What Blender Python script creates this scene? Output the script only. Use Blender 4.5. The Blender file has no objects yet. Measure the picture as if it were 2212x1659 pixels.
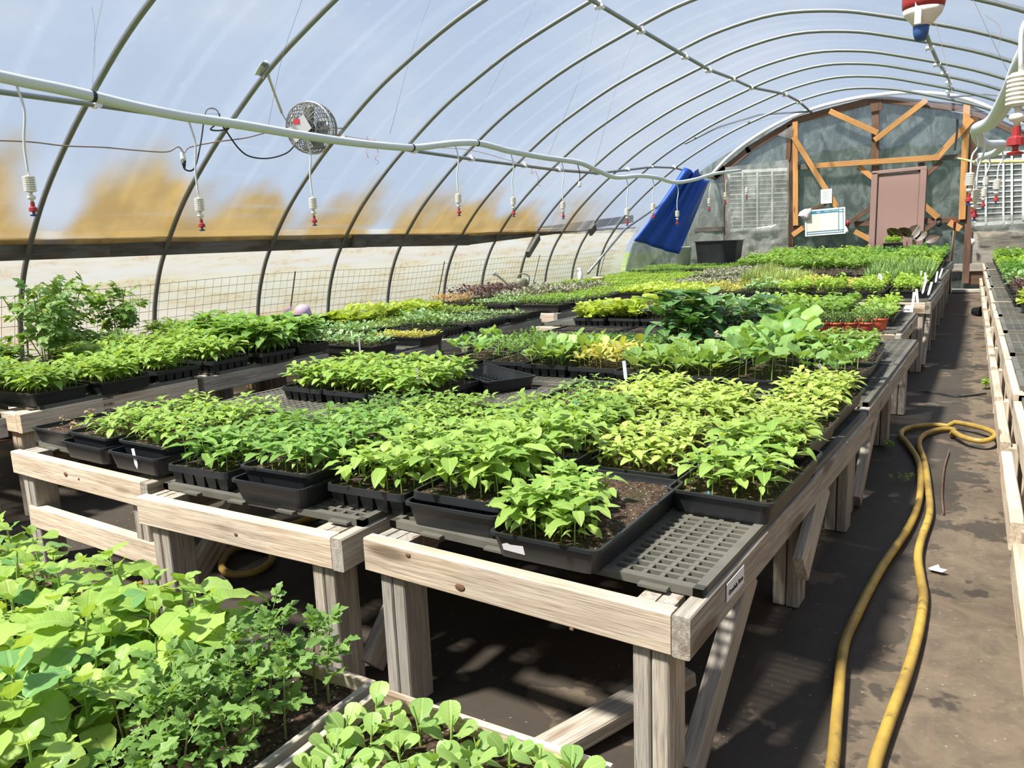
import bpy, math, random
import numpy as np
from mathutils import Vector, Matrix, Euler
PI = math.pi
rnd = random.Random(7)
SC = bpy.context.scene
COL = SC.collection

# ------------------------------------------------------------------ camera
FPX, CX, CY, CAMH = 1660.0, 1106.0, 829.5, 1.17
def _d(u, v): return Vector((u - CX, CY - v, -FPX))
_Y = _d(2100, 487).normalized()
_X = -_d(-1740, 640); _X = (_X - _X.dot(_Y) * _Y).normalized()
_Z = _X.cross(_Y)
CAMR = Matrix((_X, _Y, _Z))
O = Vector((0, 0, CAMH))
def ray(u, v): return (CAMR @ _d(u, v)).normalized()
def at(u, v, z):
    r = ray(u, v); return O + r * ((z - CAMH) / r.z)
def aty(u, v, y):
    r = ray(u, v); return O + r * (y / r.y)
def atx(u, v, x):
    r = ray(u, v); return O + r * (x / r.x)
cam = bpy.data.cameras.new('camera'); camo = bpy.data.objects.new('camera', cam)
COL.objects.link(camo); SC.camera = camo
cam.sensor_width = 36; cam.lens = FPX / 2212 * 36; cam.clip_start = 0.03; cam.clip_end = 200
camo.matrix_world = Matrix.Translation(O) @ CAMR.to_4x4()

# ------------------------------------------------------------------ light
SC.view_settings.view_transform = 'Standard'; SC.view_settings.look = 'None'
SC.view_settings.gamma = 1; SC.view_settings.use_curve_mapping = False
SC.view_settings.exposure = 0.45
SC.cycles.max_bounces = 8; SC.cycles.transparent_max_bounces = 16; SC.cycles.diffuse_bounces = 3
SC.cycles.transmission_bounces = 4; SC.cycles.sample_clamp_indirect = 6
SC.cycles.caustics_reflective = False; SC.cycles.caustics_refractive = False
SUN_DIR = Vector((0.38, 0.50, -1.0))
SUN_E = 8.6
SKY_E = 0.70
sun = bpy.data.lights.new('sun', 'SUN'); sun.energy = SUN_E; sun.angle = math.radians(5.0); sun.color = (1.0, .95, .86)
so = bpy.data.objects.new('sun', sun); COL.objects.link(so)
so.rotation_euler = SUN_DIR.to_track_quat('-Z', 'Y').to_euler(); so.location = (-4, -4, 10)
w = bpy.data.worlds.new('world'); SC.world = w; w.use_nodes = True

# ------------------------------------------------------------------ node helper
class N:
    def __init__(s, tree): s.t = tree; tree.nodes.clear()
    def a(s, typ, ins=None, **kw):
        n = s.t.nodes.new(typ)
        for k, v in kw.items(): setattr(n, k, v)
        for k, v in (ins or {}).items(): s.put(n.inputs[k], v)
        return n
    def put(s, sock, v):
        if isinstance(v, bpy.types.NodeSocket): s.t.links.new(v, sock)
        elif isinstance(v, bpy.types.Node): s.t.links.new(v.outputs[0], sock)
        elif isinstance(v, (tuple, list)) and len(v) == 3 and sock.type == 'RGBA': sock.default_value = (*v, 1)
        else: sock.default_value = v
    def m(s, op, a, b=None, c=None, clamp=False):
        n = s.t.nodes.new('ShaderNodeMath'); n.operation = op; n.use_clamp = clamp
        s.put(n.inputs[0], a)
        if b is not None: s.put(n.inputs[1], b)
        if c is not None: s.put(n.inputs[2], c)
        return n.outputs[0]
    def mix(s, f, a, b, mode='MIX'):
        n = s.t.nodes.new('ShaderNodeMix'); n.data_type = 'RGBA'; n.blend_type = mode
        s.put(n.inputs[0], f); s.put(n.inputs[6], a); s.put(n.inputs[7], b)
        return n.outputs[2]
    def ramp(s, f, lo, hi):
        n = s.t.nodes.new('ShaderNodeMapRange'); n.interpolation_type = 'SMOOTHSTEP'
        s.put(n.inputs[0], f); s.put(n.inputs[1], lo); s.put(n.inputs[2], hi)
        return n.outputs[0]
    def noise(s, vec, scale, detail=3, rough=.5, dist=0):
        n = s.t.nodes.new('ShaderNodeTexNoise')
        if vec is not None: s.put(n.inputs['Vector'], vec)
        s.put(n.inputs['Scale'], scale); n.inputs['Detail'].default_value = detail
        n.inputs['Roughness'].default_value = rough; n.inputs['Distortion'].default_value = dist
        return n.outputs['Fac']
    def map(s, vec, scale=(1, 1, 1), loc=(0, 0, 0), rot=(0, 0, 0)):
        n = s.t.nodes.new('ShaderNodeMapping'); s.put(n.inputs[0], vec)
        n.inputs['Scale'].default_value = scale; n.inputs['Location'].default_value = loc; n.inputs['Rotation'].default_value = rot
        return n.outputs[0]
    def coord(s, k='Object'): return s.t.nodes.new('ShaderNodeTexCoord').outputs[k]
    def sep(s, v):
        n = s.t.nodes.new('ShaderNodeSeparateXYZ'); s.put(n.inputs[0], v); return n.outputs
    def bump(s, h, strength=.3, dist=.01):
        n = s.t.nodes.new('ShaderNodeBump'); s.put(n.inputs['Height'], h)
        n.inputs['Strength'].default_value = strength; n.inputs['Distance'].default_value = dist
        return n.outputs[0]
    def out(s, sh): 
        n = s.t.nodes.new('ShaderNodeOutputMaterial'); s.t.links.new(sh if isinstance(sh, bpy.types.NodeSocket) else sh.outputs[0], n.inputs[0])
def newmat(name):
    m = bpy.data.materials.new(name); m.use_nodes = True; return m, N(m.node_tree)

# sky: pale hazy blue with soft clouds all round
n = N(w.node_tree)
v = n.coord('Generated')
c = n.noise(n.map(v, (1, 1, 2.2)), 2.2, 5, .55)
z = n.sep(v)[2]
col = n.mix(n.ramp(z, 0.0, .9), (.52, .62, .78), (.30, .43, .72))
col = n.mix(n.ramp(c, .42, .68), col, (.68, .74, .84))
bg = n.a('ShaderNodeBackground', {'Color': col, 'Strength': SKY_E})
o_ = n.t.nodes.new('ShaderNodeOutputWorld'); n.t.links.new(bg.outputs[0], o_.inputs[0])

# ------------------------------------------------------------------ materials
def simple(name, col, rough=.6, metal=0, var=.12, scale=12, spec=.5, bumps=0):
    m, n = newmat(name)
    t = n.noise(n.coord(), scale, 4, .6)
    f = n.m('MULTIPLY_ADD', t, 2 * var, 1 - var)
    c = n.mix(1.0, col, n.a('ShaderNodeCombineColor', {0: f, 1: f, 2: f}).outputs[0], 'MULTIPLY')
    ins = {'Base Color': c, 'Roughness': rough, 'Metallic': metal, 'Specular IOR Level': spec}
    if bumps: ins['Normal'] = n.bump(n.noise(n.coord(), scale * 3, 4), bumps, .004)
    n.out(n.a('ShaderNodeBsdfPrincipled', ins)); return m
def wood(name, c1, c2, gray=.5, stain=.3, rough=.8):
    m, n = newmat(name)
    v = n.coord()
    rn = n.a('ShaderNodeObjectInfo').outputs['Random']
    off = n.a('ShaderNodeVectorMath', {0: v}, operation='ADD'); n.put(off.inputs[1], n.a('ShaderNodeCombineXYZ', {0: n.m('MULTIPLY', rn, 13.0), 1: n.m('MULTIPLY', rn, 7.0), 2: rn}).outputs[0])
    v = off.outputs[0]
    g1 = n.noise(n.map(v, (1.2, 26, 26)), 3.0, 4, .6, .6)
    g2 = n.noise(n.map(v, (6, 160, 160)), 2.0, 2, .6)
    big = n.noise(n.map(v, (1, 3, 3)), 2.2, 3, .5)
    vor = n.a('ShaderNodeTexVoronoi', {'Vector': n.map(v, (2.2, 9, 9)), 'Scale': 1.0, 'Randomness': 1.0}).outputs['Distance']
    knot = n.m('SUBTRACT', 1.0, n.ramp(vor, .14, .24))
    c = n.mix(n.ramp(g1, .35, .65), c1, c2)
    c = n.mix(n.m('MULTIPLY', n.ramp(big, .4, .62), gray), c, (.33, .32, .30))
    c = n.mix(n.m('MULTIPLY', n.ramp(g2, .5, .75), stain), c, (.16, .13, .10))
    c = n.mix(n.m('MULTIPLY', knot, .75), c, (.14, .09, .055))
    b = n.m('MULTIPLY_ADD', rn, .3, .85)
    c = n.mix(1.0, c, n.a('ShaderNodeCombineColor', {0: b, 1: b, 2: b}).outputs[0], 'MULTIPLY')
    n.out(n.a('ShaderNodeBsdfPrincipled', {'Base Color': c, 'Roughness': rough, 'Specular IOR Level': .25,
          'Normal': n.bump(n.m('ADD', g1, n.m('MULTIPLY', g2, .5)), .5, .003)})); return m
W_LIGHT = wood('pale_weathered_pine', (.74, .61, .46), (.52, .40, .28), .25, .5)
W_GRAY = wood('grey_weathered_pine', (.50, .44, .36), (.30, .26, .21), .5, .7)
W_BROWN = wood('brown_stained_wood', (.17, .085, .05), (.11, .06, .04), .1, .3)
W_DARK = wood('dark_wet_lumber', (.11, .095, .075), (.07, .06, .05), .25, .4)
W_ORANGE = wood('fresh_orange_pine', (.56, .29, .10), (.44, .21, .07), .05, .22)
GALV = simple('galvanised_steel', (.30, .32, .31), .42, .75, .15, 30)
GALV_LIGHT = simple('bright_zinc', (.75, .77, .77), .4, .5, .1, 30)
PVC = simple('white_pvc', (.66, .70, .70), .35, 0, .08, 5)
PVC_W = simple('cream_plastic', (.80, .77, .68), .45, 0, .06, 20)
RED_PL = simple('red_plastic', (.34, .028, .03), .4, 0, .2, 30)
BLUE_PL = simple('blue_plastic', (.03, .09, .30), .4, 0, .1, 30)
BLACK_PL = simple('black_tray_plastic', (.018, .020, .023), .42, 0, .5, 9, .5, .15)
BLACK_SOFT = simple('black_rubber', (.02, .022, .024), .55)
GRID_PL = simple('dusty_bench_plastic', (.125, .12, .098), .55, 0, .45, 7, .4, .2)
WHITE = simple('white_plastic', (.80, .80, .80), .5, 0, .04)
PAPER = simple('white_paper', (.82, .82, .84), .7, 0, .03)
TERRA = simple('terracotta_plastic', (.42, .085, .035), .55, 0, .12, 10)
BLUE_TARP = simple('blue_tarp', (.012, .075, .42), .45, 0, .15, 3, .4, .2)
DOOR = simple('brown_pink_paint', (.33, .205, .175), .55, 0, .05, 3)
DOOR_D = simple('door_shadow_trim', (.20, .115, .095), .6)
GREEN_CAN = simple('olive_green_plastic', (.16, .18, .10), .5)
LILAC = simple('lilac_plastic', (.62, .46, .62), .6)
CLOTH = simple('white_cloth', (.78, .72, .70), .9, 0, .06, 20)
INK = simple('black_ink', (.02, .02, .03), .7)
TEAL = simple('teal_print', (.04, .25, .36), .5, 0, .05)
BLUE_TAG = simple('blue_tag', (.05, .38, .55), .5)
GRAY_TAG = simple('mauve_tag', (.38, .33, .40), .6)
ORANGE_TW = simple('orange_twine', (.65, .20, .10), .8)
CORD = simple('tan_wire', (.34, .25, .21), .6)
HANDLE = simple('pale_wood_handle', (.55, .40, .25), .6)
STEEL_D = simple('dull_fan_wire', (.26, .24, .20), .5, .5)
def hosem():
    m, n = newmat('yellow_hose_rubber')
    v = n.coord(); t = n.noise(v, 25, 4, .7); t2 = n.noise(v, 6, 3, .6)
    c = n.mix(n.ramp(t2, .35, .7), (.47, .32, .06), (.28, .18, .045))
    c = n.mix(n.m('MULTIPLY', n.ramp(t, .56, .72), .7), c, (.10, .08, .04))
    n.out(n.a('ShaderNodeBsdfPrincipled', {'Base Color': c, 'Roughness': .45, 'Normal': n.bump(t, .2, .002)})); return m
HOSE = hosem()
def soilm():
    m, n = newmat('potting_soil')
    v = n.coord(); t = n.noise(v, 90, 4, .7); t2 = n.noise(v, 8, 2)
    vo = n.a('ShaderNodeTexVoronoi', {'Vector': v, 'Scale': 130.0}); d = vo.outputs['Distance']
    pick = n.ramp(n.sep(vo.outputs['Color'])[0], .72, .78)
    sp = n.m('MULTIPLY', n.m('SUBTRACT', 1.0, n.ramp(d, .22, .36)), pick)
    c = n.mix(n.ramp(t, .35, .7), (.016, .010, .007), (.12, .075, .048))
    c = n.mix(n.m('MULTIPLY', n.ramp(t2, .55, .7), .4), c, (.05, .055, .02))
    c = n.mix(sp, c, (.55, .50, .40))
    n.out(n.a('ShaderNodeBsdfPrincipled', {'Base Color': c, 'Roughness': .9, 'Specular IOR Level': .2, 'Normal': n.bump(n.m('ADD', t, sp), .9, .006)})); return m
SOIL = soilm()
def leafm(name, c1, c2, trans=.38, rough=.42, c3=None):
    """leaf with lighter midrib and side veins; hue varies leaf by leaf"""
    m, n = newmat(name)
    uv = n.sep(n.coord('UV')); u, v = uv[0], uv[1]
    r1 = n.a('ShaderNodeObjectInfo').outputs['Random']; r2 = n.a('ShaderNodeNewGeometry').outputs['Random Per Island']
    r = n.m('FRACT', n.m('ADD', r1, n.m('MULTIPLY', r2, 1.7)))
    c = n.mix(r, c1, c2)
    if c3: c = n.mix(n.ramp(r, .75, .95), c, c3)
    av = n.m('ABSOLUTE', n.m('SUBTRACT', v, .5))
    rib = n.m('SUBTRACT', 1.0, n.ramp(av, .015, .05))
    sv = n.m('SINE', n.m('MULTIPLY', n.m('SUBTRACT', u, n.m('MULTIPLY', av, .55)), 44.0))
    sv = n.ramp(sv, .80, 1.0)
    vein = n.m('MAXIMUM', rib, n.m('MULTIPLY', sv, .45))
    c = n.mix(n.m('MULTIPLY', vein, .38), c, n.mix(.5, c, (.60, .75, .28)))
    p = n.a('ShaderNodeBsdfPrincipled', {'Base Color': c, 'Roughness': rough, 'Specular IOR Level': .35, 'Normal': n.bump(n.m('SUBTRACT', 1.0, vein), .35, .003)})
    tr = n.a('ShaderNodeBsdfTranslucent', {'Color': n.mix(1.0, c, (1.25, 1.15, .55), 'MULTIPLY')})
    n.out(n.a('ShaderNodeMixShader', {0: trans, 1: p, 2: tr})); return m
L = {}
L['pepper'] = leafm('pepper_leaf', (.22, .39, .07), (.41, .56, .14))
L['pepperY'] = leafm('yellow_green_pepper_leaf', (.36, .50, .10), (.52, .63, .18))
L['pepperD'] = leafm('deep_green_pepper_leaf', (.16, .33, .065), (.31, .49, .13))
L['big'] = leafm('tomatillo_leaf', (.28, .45, .08), (.46, .60, .15), c3=(.17, .36, .11))
L['oval'] = leafm('pale_oval_leaf', (.22, .39, .10), (.38, .53, .15))
L['tomato'] = leafm('tomato_leaf', (.12, .25, .05), (.22, .36, .09))
L['squash'] = leafm('squash_leaf', (.16, .34, .09), (.34, .52, .15))
L['bean'] = leafm('bean_leaf', (.06, .17, .045), (.13, .26, .08), .25, .4, (.32, .42, .20))
L['brass'] = leafm('brassica_leaf', (.18, .34, .13), (.32, .46, .22), .25)
L['fine'] = leafm('herb_leaf', (.14, .30, .05), (.30, .46, .10))
L['fineB'] = leafm('bright_herb_leaf', (.20, .38, .04), (.42, .58, .10))
L['dark'] = leafm('celery_leaf', (.08, .22, .045), (.20, .38, .09))
L['gold'] = leafm('golden_leaf', (.50, .56, .12), (.60, .50, .16))
L['lime'] = leafm('lime_leaf', (.42, .56, .09), (.55, .66, .18))
L['purple'] = leafm('purple_leaf', (.07, .025, .045), (.16, .06, .09), .2)
L['mauve'] = leafm('mauve_green_leaf', (.22, .20, .18), (.32, .34, .24), .2)
L['grass'] = leafm('onion_leaf', (.11, .25, .06), (.20, .35, .10), .2)
L['scal'] = leafm('scallion_leaf', (.30, .42, .10), (.44, .50, .18), .25)
L['thyme'] = leafm('thyme_leaf', (.12, .22, .06), (.22, .33, .11), .2)
L['orange'] = leafm('orange_leaf', (.60, .28, .10), (.50, .38, .15), .3)
L['dry'] = leafm('dry_leaf', (.35, .26, .14), (.25, .18, .10), .1)
STEM = simple('green_stem', (.26, .40, .09), .5, 0, .15)
STEM_D = simple('brown_green_stem', (.20, .22, .09), .6, 0, .2)

# ------------------------------------------------------------------ mesh builder
class MB:
    def __init__(s): s.v = []; s.f = []; s.uv = {}; s.mi = {}
    def add(s, vs, fs, uvs=None, mi=0):
        b = len(s.v); s.v += [tuple(p) for p in vs]
        for k, f in enumerate(fs):
            i = len(s.f); s.f.append([b + q for q in f])
            if uvs is not None: s.uv[i] = [uvs[q] for q in f]
            if mi: s.mi[i] = mi
        return s
    def box(s, c, d, R=None, taper=1.0, mi=0):
        x, y, z = d[0] / 2, d[1] / 2, d[2] / 2
        vs = [Vector((sx * x * (taper if sz < 0 else 1), sy * y * (taper if sz < 0 else 1), sz * z)) for sz in (-1, 1) for sy in (-1, 1) for sx in (-1, 1)]
        if R is not None: vs = [R @ p for p in vs]
        c = Vector(c)
        return s.add([p + c for p in vs], [(0, 2, 3, 1), (4, 5, 7, 6), (0, 1, 5, 4), (2, 6, 7, 3), (0, 4, 6, 2), (1, 3, 7, 5)], mi=mi)
    def tube(s, pts, r, k=8, caps=True, mi=0):
        pts = [Vector(p) for p in pts]; n_ = len(pts)
        rs = r if isinstance(r, (list, tuple)) else [r] * n_
        b = len(s.v); vs = []; fs = []; up = None
        for i, p in enumerate(pts):
            t = (pts[min(i + 1, n_ - 1)] - pts[max(i - 1, 0)])
            if t.length < 1e-9: t = Vector((0, 0, 1))
            t.normalize()
            if up is None: up = t.orthogonal().normalized()
            up = (up - up.dot(t) * t)
            up = up.normalized() if up.length > 1e-6 else t.orthogonal().normalized()
            q = t.cross(up)
            for j in range(k):
                a = 2 * PI * j / k; vs.append(p + (up * math.cos(a) + q * math.sin(a)) * rs[i])
        for i in range(n_ - 1):
            for j in range(k):
                fs.append((i * k + j, i * k + (j + 1) % k, (i + 1) * k + (j + 1) % k, (i + 1) * k + j))
        if caps: fs.append(tuple(range(k - 1, -1, -1))); fs.append(tuple(range((n_ - 1) * k, n_ * k)))
        return s.add(vs, fs, mi=mi)
    def lathe(s, prof, k=20, c=(0, 0, 0), R=None, mi=0):
        vs = []; fs = []; c = Vector(c)
        for r, z in prof:
            for j in range(k):
                a = 2 * PI * j / k; p = Vector((r * math.cos(a), r * math.sin(a), z))
                vs.append((R @ p if R is not None else p) + c)
        for i in range(len(prof) - 1):
            for j in range(k): fs.append((i * k + j, i * k + (j + 1) % k, (i + 1) * k + (j + 1) % k, (i + 1) * k + j))
        fs.append(tuple(range(k - 1, -1, -1))); fs.append(tuple(range((len(prof) - 1) * k, len(prof) * k)))
        return s.add(vs, fs, mi=mi)
    def merge(s, o, M=None):
        b = len(s.v); i0 = len(s.f)
        s.v += [tuple(M @ Vector(p)) for p in o.v] if M is not None else o.v
        s.f += [[b + q for q in f] for f in o.f]
        for i, u in o.uv.items(): s.uv[i0 + i] = u
        for i, u in o.mi.items(): s.mi[i0 + i] = u
        return s
    def mesh(s, name, mats, smooth=False):
        me = bpy.data.meshes.new(name); me.from_pydata(s.v, [], s.f)
        for m in (mats if isinstance(mats, (list, tuple)) else [mats]): me.materials.append(m)
        if s.uv:
            uvl = me.uv_layers.new(name='UVMap'); d = []
            for i, f in enumerate(s.f):
                u = s.uv.get(i)
                for q in range(len(f)): d += list(u[q]) if u else [.3, .5]
            uvl.data.foreach_set('uv', d)
        if s.mi:
            a = [0] * len(s.f)
            for i, q in s.mi.items(): a[i] = q
            me.polygons.foreach_set('material_index', a)
        if smooth: me.polygons.foreach_set('use_smooth', [True] * len(s.f))
        me.update(); return me
    def obj(s, name, mats, parent=None, smooth=False, M=None):
        return link(name, s.mesh(name, mats, smooth), parent, M)
def link(name, me, parent=None, M=None):
    o = bpy.data.objects.new(name, me); COL.objects.link(o)
    if parent is not None: o.parent = parent
    if M is not None: o.matrix_local = M
    return o
def tag(o, label=None, cat=None, group=None, kind=None):
    if label: o['label'] = label
    if cat: o['category'] = cat
    if group: o['group'] = group
    if kind: o['kind'] = kind
    return o
def thing(name, label, cat, loc=(0, 0, 0), rz=0, group=None, kind=None):
    o = bpy.data.objects.new(name, None); COL.objects.link(o); o.empty_display_size = .05
    o.location = loc; o.rotation_euler = (0, 0, rz)
    return tag(o, label, cat, group, kind)
def struct(name, mb, mats, smooth=False):
    o = mb.obj(name, mats, None, smooth); o['kind'] = 'structure'; return o
def frame(p0, p1, up=(0, 0, 1)):
    x = (Vector(p1) - Vector(p0)); ln = x.length; x.normalize(); up = Vector(up)
    y = up.cross(x)
    if y.length < 1e-4: y = Vector((0, 1, 0)).cross(x)
    y.normalize(); z = x.cross(y)
    R = Matrix((x, y, z)).transposed().to_4x4(); R.translation = (Vector(p0) + Vector(p1)) / 2
    return R, ln
def plank(name, p0, p1, wd, ht, mat, parent=None, up=(0, 0, 1), jit=0):
    """one board, its own object, local X along the grain; wd across, ht along up; edges slightly eased"""
    R, ln = frame(p0, p1, up)
    e = min(wd, ht) * .09; mb = MB(); x, y, z = ln / 2, wd / 2, ht / 2
    ring = [(-y + e, -z), (y - e, -z), (y, -z + e), (y, z - e), (y - e, z), (-y + e, z), (-y, z - e), (-y, -z + e)]
    vs = [(-x, a, b) for a, b in ring] + [(x, a, b) for a, b in ring]
    mb.add(vs, [tuple(range(7, -1, -1)), tuple(range(8, 16))] + [(i, (i + 1) % 8, 8 + (i + 1) % 8, 8 + i) for i in range(8)])
    return mb.obj(name, mat, parent, M=R)
def text(name, s, size, mat, parent, M, ax='CENTER'):
    cu = bpy.data.curves.new(name, 'FONT'); cu.body = s; cu.size = size; cu.align_x = ax; cu.align_y = 'CENTER'; cu.extrude = .0004
    cu.resolution_u = 2
    t = bpy.data.objects.new(name, cu); COL.objects.link(t)
    bpy.context.view_layer.update()
    me = bpy.data.meshes.new_from_object(t); bpy.data.objects.remove(t)
    me.materials.clear(); me.materials.append(mat)
    return link(name, me, parent, M)
def smooth_path(pts, n=6):
    P = [Vector(p) for p in pts]; P = [P[0] * 2 - P[1]] + P + [P[-1] * 2 - P[-2]]; o = []
    for i in range(1, len(P) - 2):
        a, b, c, d = P[i - 1:i + 3]
        for k in range(n):
            t = k / n
            o.append(.5 * (2 * b + (c - a) * t + (2 * a - 5 * b + 4 * c - d) * t * t + (3 * b - a - 3 * c + d) * t ** 3))
    o.append(P[-2]); return o
# ------------------------------------------------------------------ setting
HCX = -1.98
PROF = [(0, 4.72), (.6, 4.64), (1.0, 4.50), (1.3, 4.31), (1.67, 4.0), (2.03, 3.6), (2.3, 3.24), (2.56, 2.86), (2.77, 2.48), (3.05, 1.88), (3.32, 1.1), (3.46, .6), (3.53, 0)]
half = [Vector((-d, 0, z)) for z, d in PROF]
full = half + [Vector((-p.x, 0, p.z)) for p in half[-2::-1]]
ARC = [p + Vector((HCX, 0, 0)) for p in smooth_path(full, 4)]
YB, YE = -2.6, 16.2
# ground, inside and out
def floorm():
    m, n = newmat('old_ground_cloth')
    v = n.coord(); s = n.sep(v); x, y = s[0], s[1]
    t = n.noise(v, 2.3, 5, .62); t2 = n.noise(v, 9, 5, .65, .6); t3 = n.noise(n.map(v, (9, .9, 1)), 4, 3); t4 = n.noise(v, 60, 3, .6)
    c = n.mix(n.ramp(t2, .3, .7), (.165, .128, .088), (.105, .082, .06))
    c = n.mix(n.m('MULTIPLY', n.ramp(t3, .5, .75), .5), c, (.17, .115, .09))
    c = n.mix(n.m('MULTIPLY', n.ramp(t4, .55, .8), .35), c, (.27, .235, .18))
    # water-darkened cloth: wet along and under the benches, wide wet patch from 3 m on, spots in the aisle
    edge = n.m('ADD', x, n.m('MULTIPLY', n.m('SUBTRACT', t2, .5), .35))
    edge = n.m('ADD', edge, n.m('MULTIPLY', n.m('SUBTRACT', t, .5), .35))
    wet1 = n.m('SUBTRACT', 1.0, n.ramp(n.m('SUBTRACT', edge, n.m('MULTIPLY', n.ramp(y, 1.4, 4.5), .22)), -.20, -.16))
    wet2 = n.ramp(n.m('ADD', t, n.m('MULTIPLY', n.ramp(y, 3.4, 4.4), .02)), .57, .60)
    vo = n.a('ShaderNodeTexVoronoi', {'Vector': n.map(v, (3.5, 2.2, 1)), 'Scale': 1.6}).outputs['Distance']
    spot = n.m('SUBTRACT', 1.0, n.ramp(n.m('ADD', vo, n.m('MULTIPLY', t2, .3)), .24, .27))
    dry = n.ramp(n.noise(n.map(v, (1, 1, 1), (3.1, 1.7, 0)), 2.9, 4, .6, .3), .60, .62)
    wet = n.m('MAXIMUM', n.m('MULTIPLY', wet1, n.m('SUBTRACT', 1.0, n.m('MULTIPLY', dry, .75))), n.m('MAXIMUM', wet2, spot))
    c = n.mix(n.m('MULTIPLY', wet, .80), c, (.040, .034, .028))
    pit = n.a('ShaderNodeTexVoronoi', {'Vector': v, 'Scale': 55.0}); pk = n.ramp(n.sep(pit.outputs['Color'])[1], .90, .93)
    c = n.mix(n.m('MULTIPLY', n.m('MULTIPLY', n.m('SUBTRACT', 1.0, n.ramp(pit.outputs['Distance'], .1, .2)), pk), .5), c, (.42, .38, .30))
    n.out(n.a('ShaderNodeBsdfPrincipled', {'Base Color': c, 'Roughness': n.m('MULTIPLY_ADD', wet, -.25, .9), 'Specular IOR Level': .25, 'Normal': n.bump(n.m('ADD', t2, n.m('MULTIPLY', t4, .3)), .4, .006)})); return m
def gridplane(x0, x1, y0, y1, nx, ny, zf):
    mb = MB()
    vs = [(x0 + (x1 - x0) * i / nx, y0 + (y1 - y0) * j / ny, zf(x0 + (x1 - x0) * i / nx, y0 + (y1 - y0) * j / ny)) for j in range(ny + 1) for i in range(nx + 1)]
    fs = [(j * (nx + 1) + i, j * (nx + 1) + i + 1, (j + 1) * (nx + 1) + i + 1, (j + 1) * (nx + 1) + i) for j in range(ny) for i in range(nx)]
    return mb.add(vs, fs)
from mathutils import noise as mn
fl = gridplane(-6.75, 2.8, YB, YE + .2, 120, 180, lambda x, y: -.004 + .006 * mn.noise((x * 2.2, y * 2.2, 0)) + .003 * mn.noise((x * 9, y * 3, 1)))
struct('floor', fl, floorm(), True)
def groundm():
    m, n = newmat('sandy_ground')
    v = n.coord(); t = n.noise(v, 1.3, 5, .65); t2 = n.noise(v, 18, 4, .6); y = n.sep(v)[1]
    c = n.mix(n.ramp(t2, .3, .7), (.50, .42, .30), (.34, .27, .18))
    g = n.m('MULTIPLY', n.ramp(y, 10.5, 13.5), n.ramp(t, .30, .5))
    c = n.mix(g, c, n.mix(t2, (.09, .16, .035), (.17, .24, .06)))
    n.out(n.a('ShaderNodeBsdfPrincipled', {'Base Color': c, 'Roughness': .95})); return m
struct('ground', gridplane(-45, 45, -20, 70, 30, 30, lambda x, y: -.05 + .0 * x), groundm())
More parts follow.
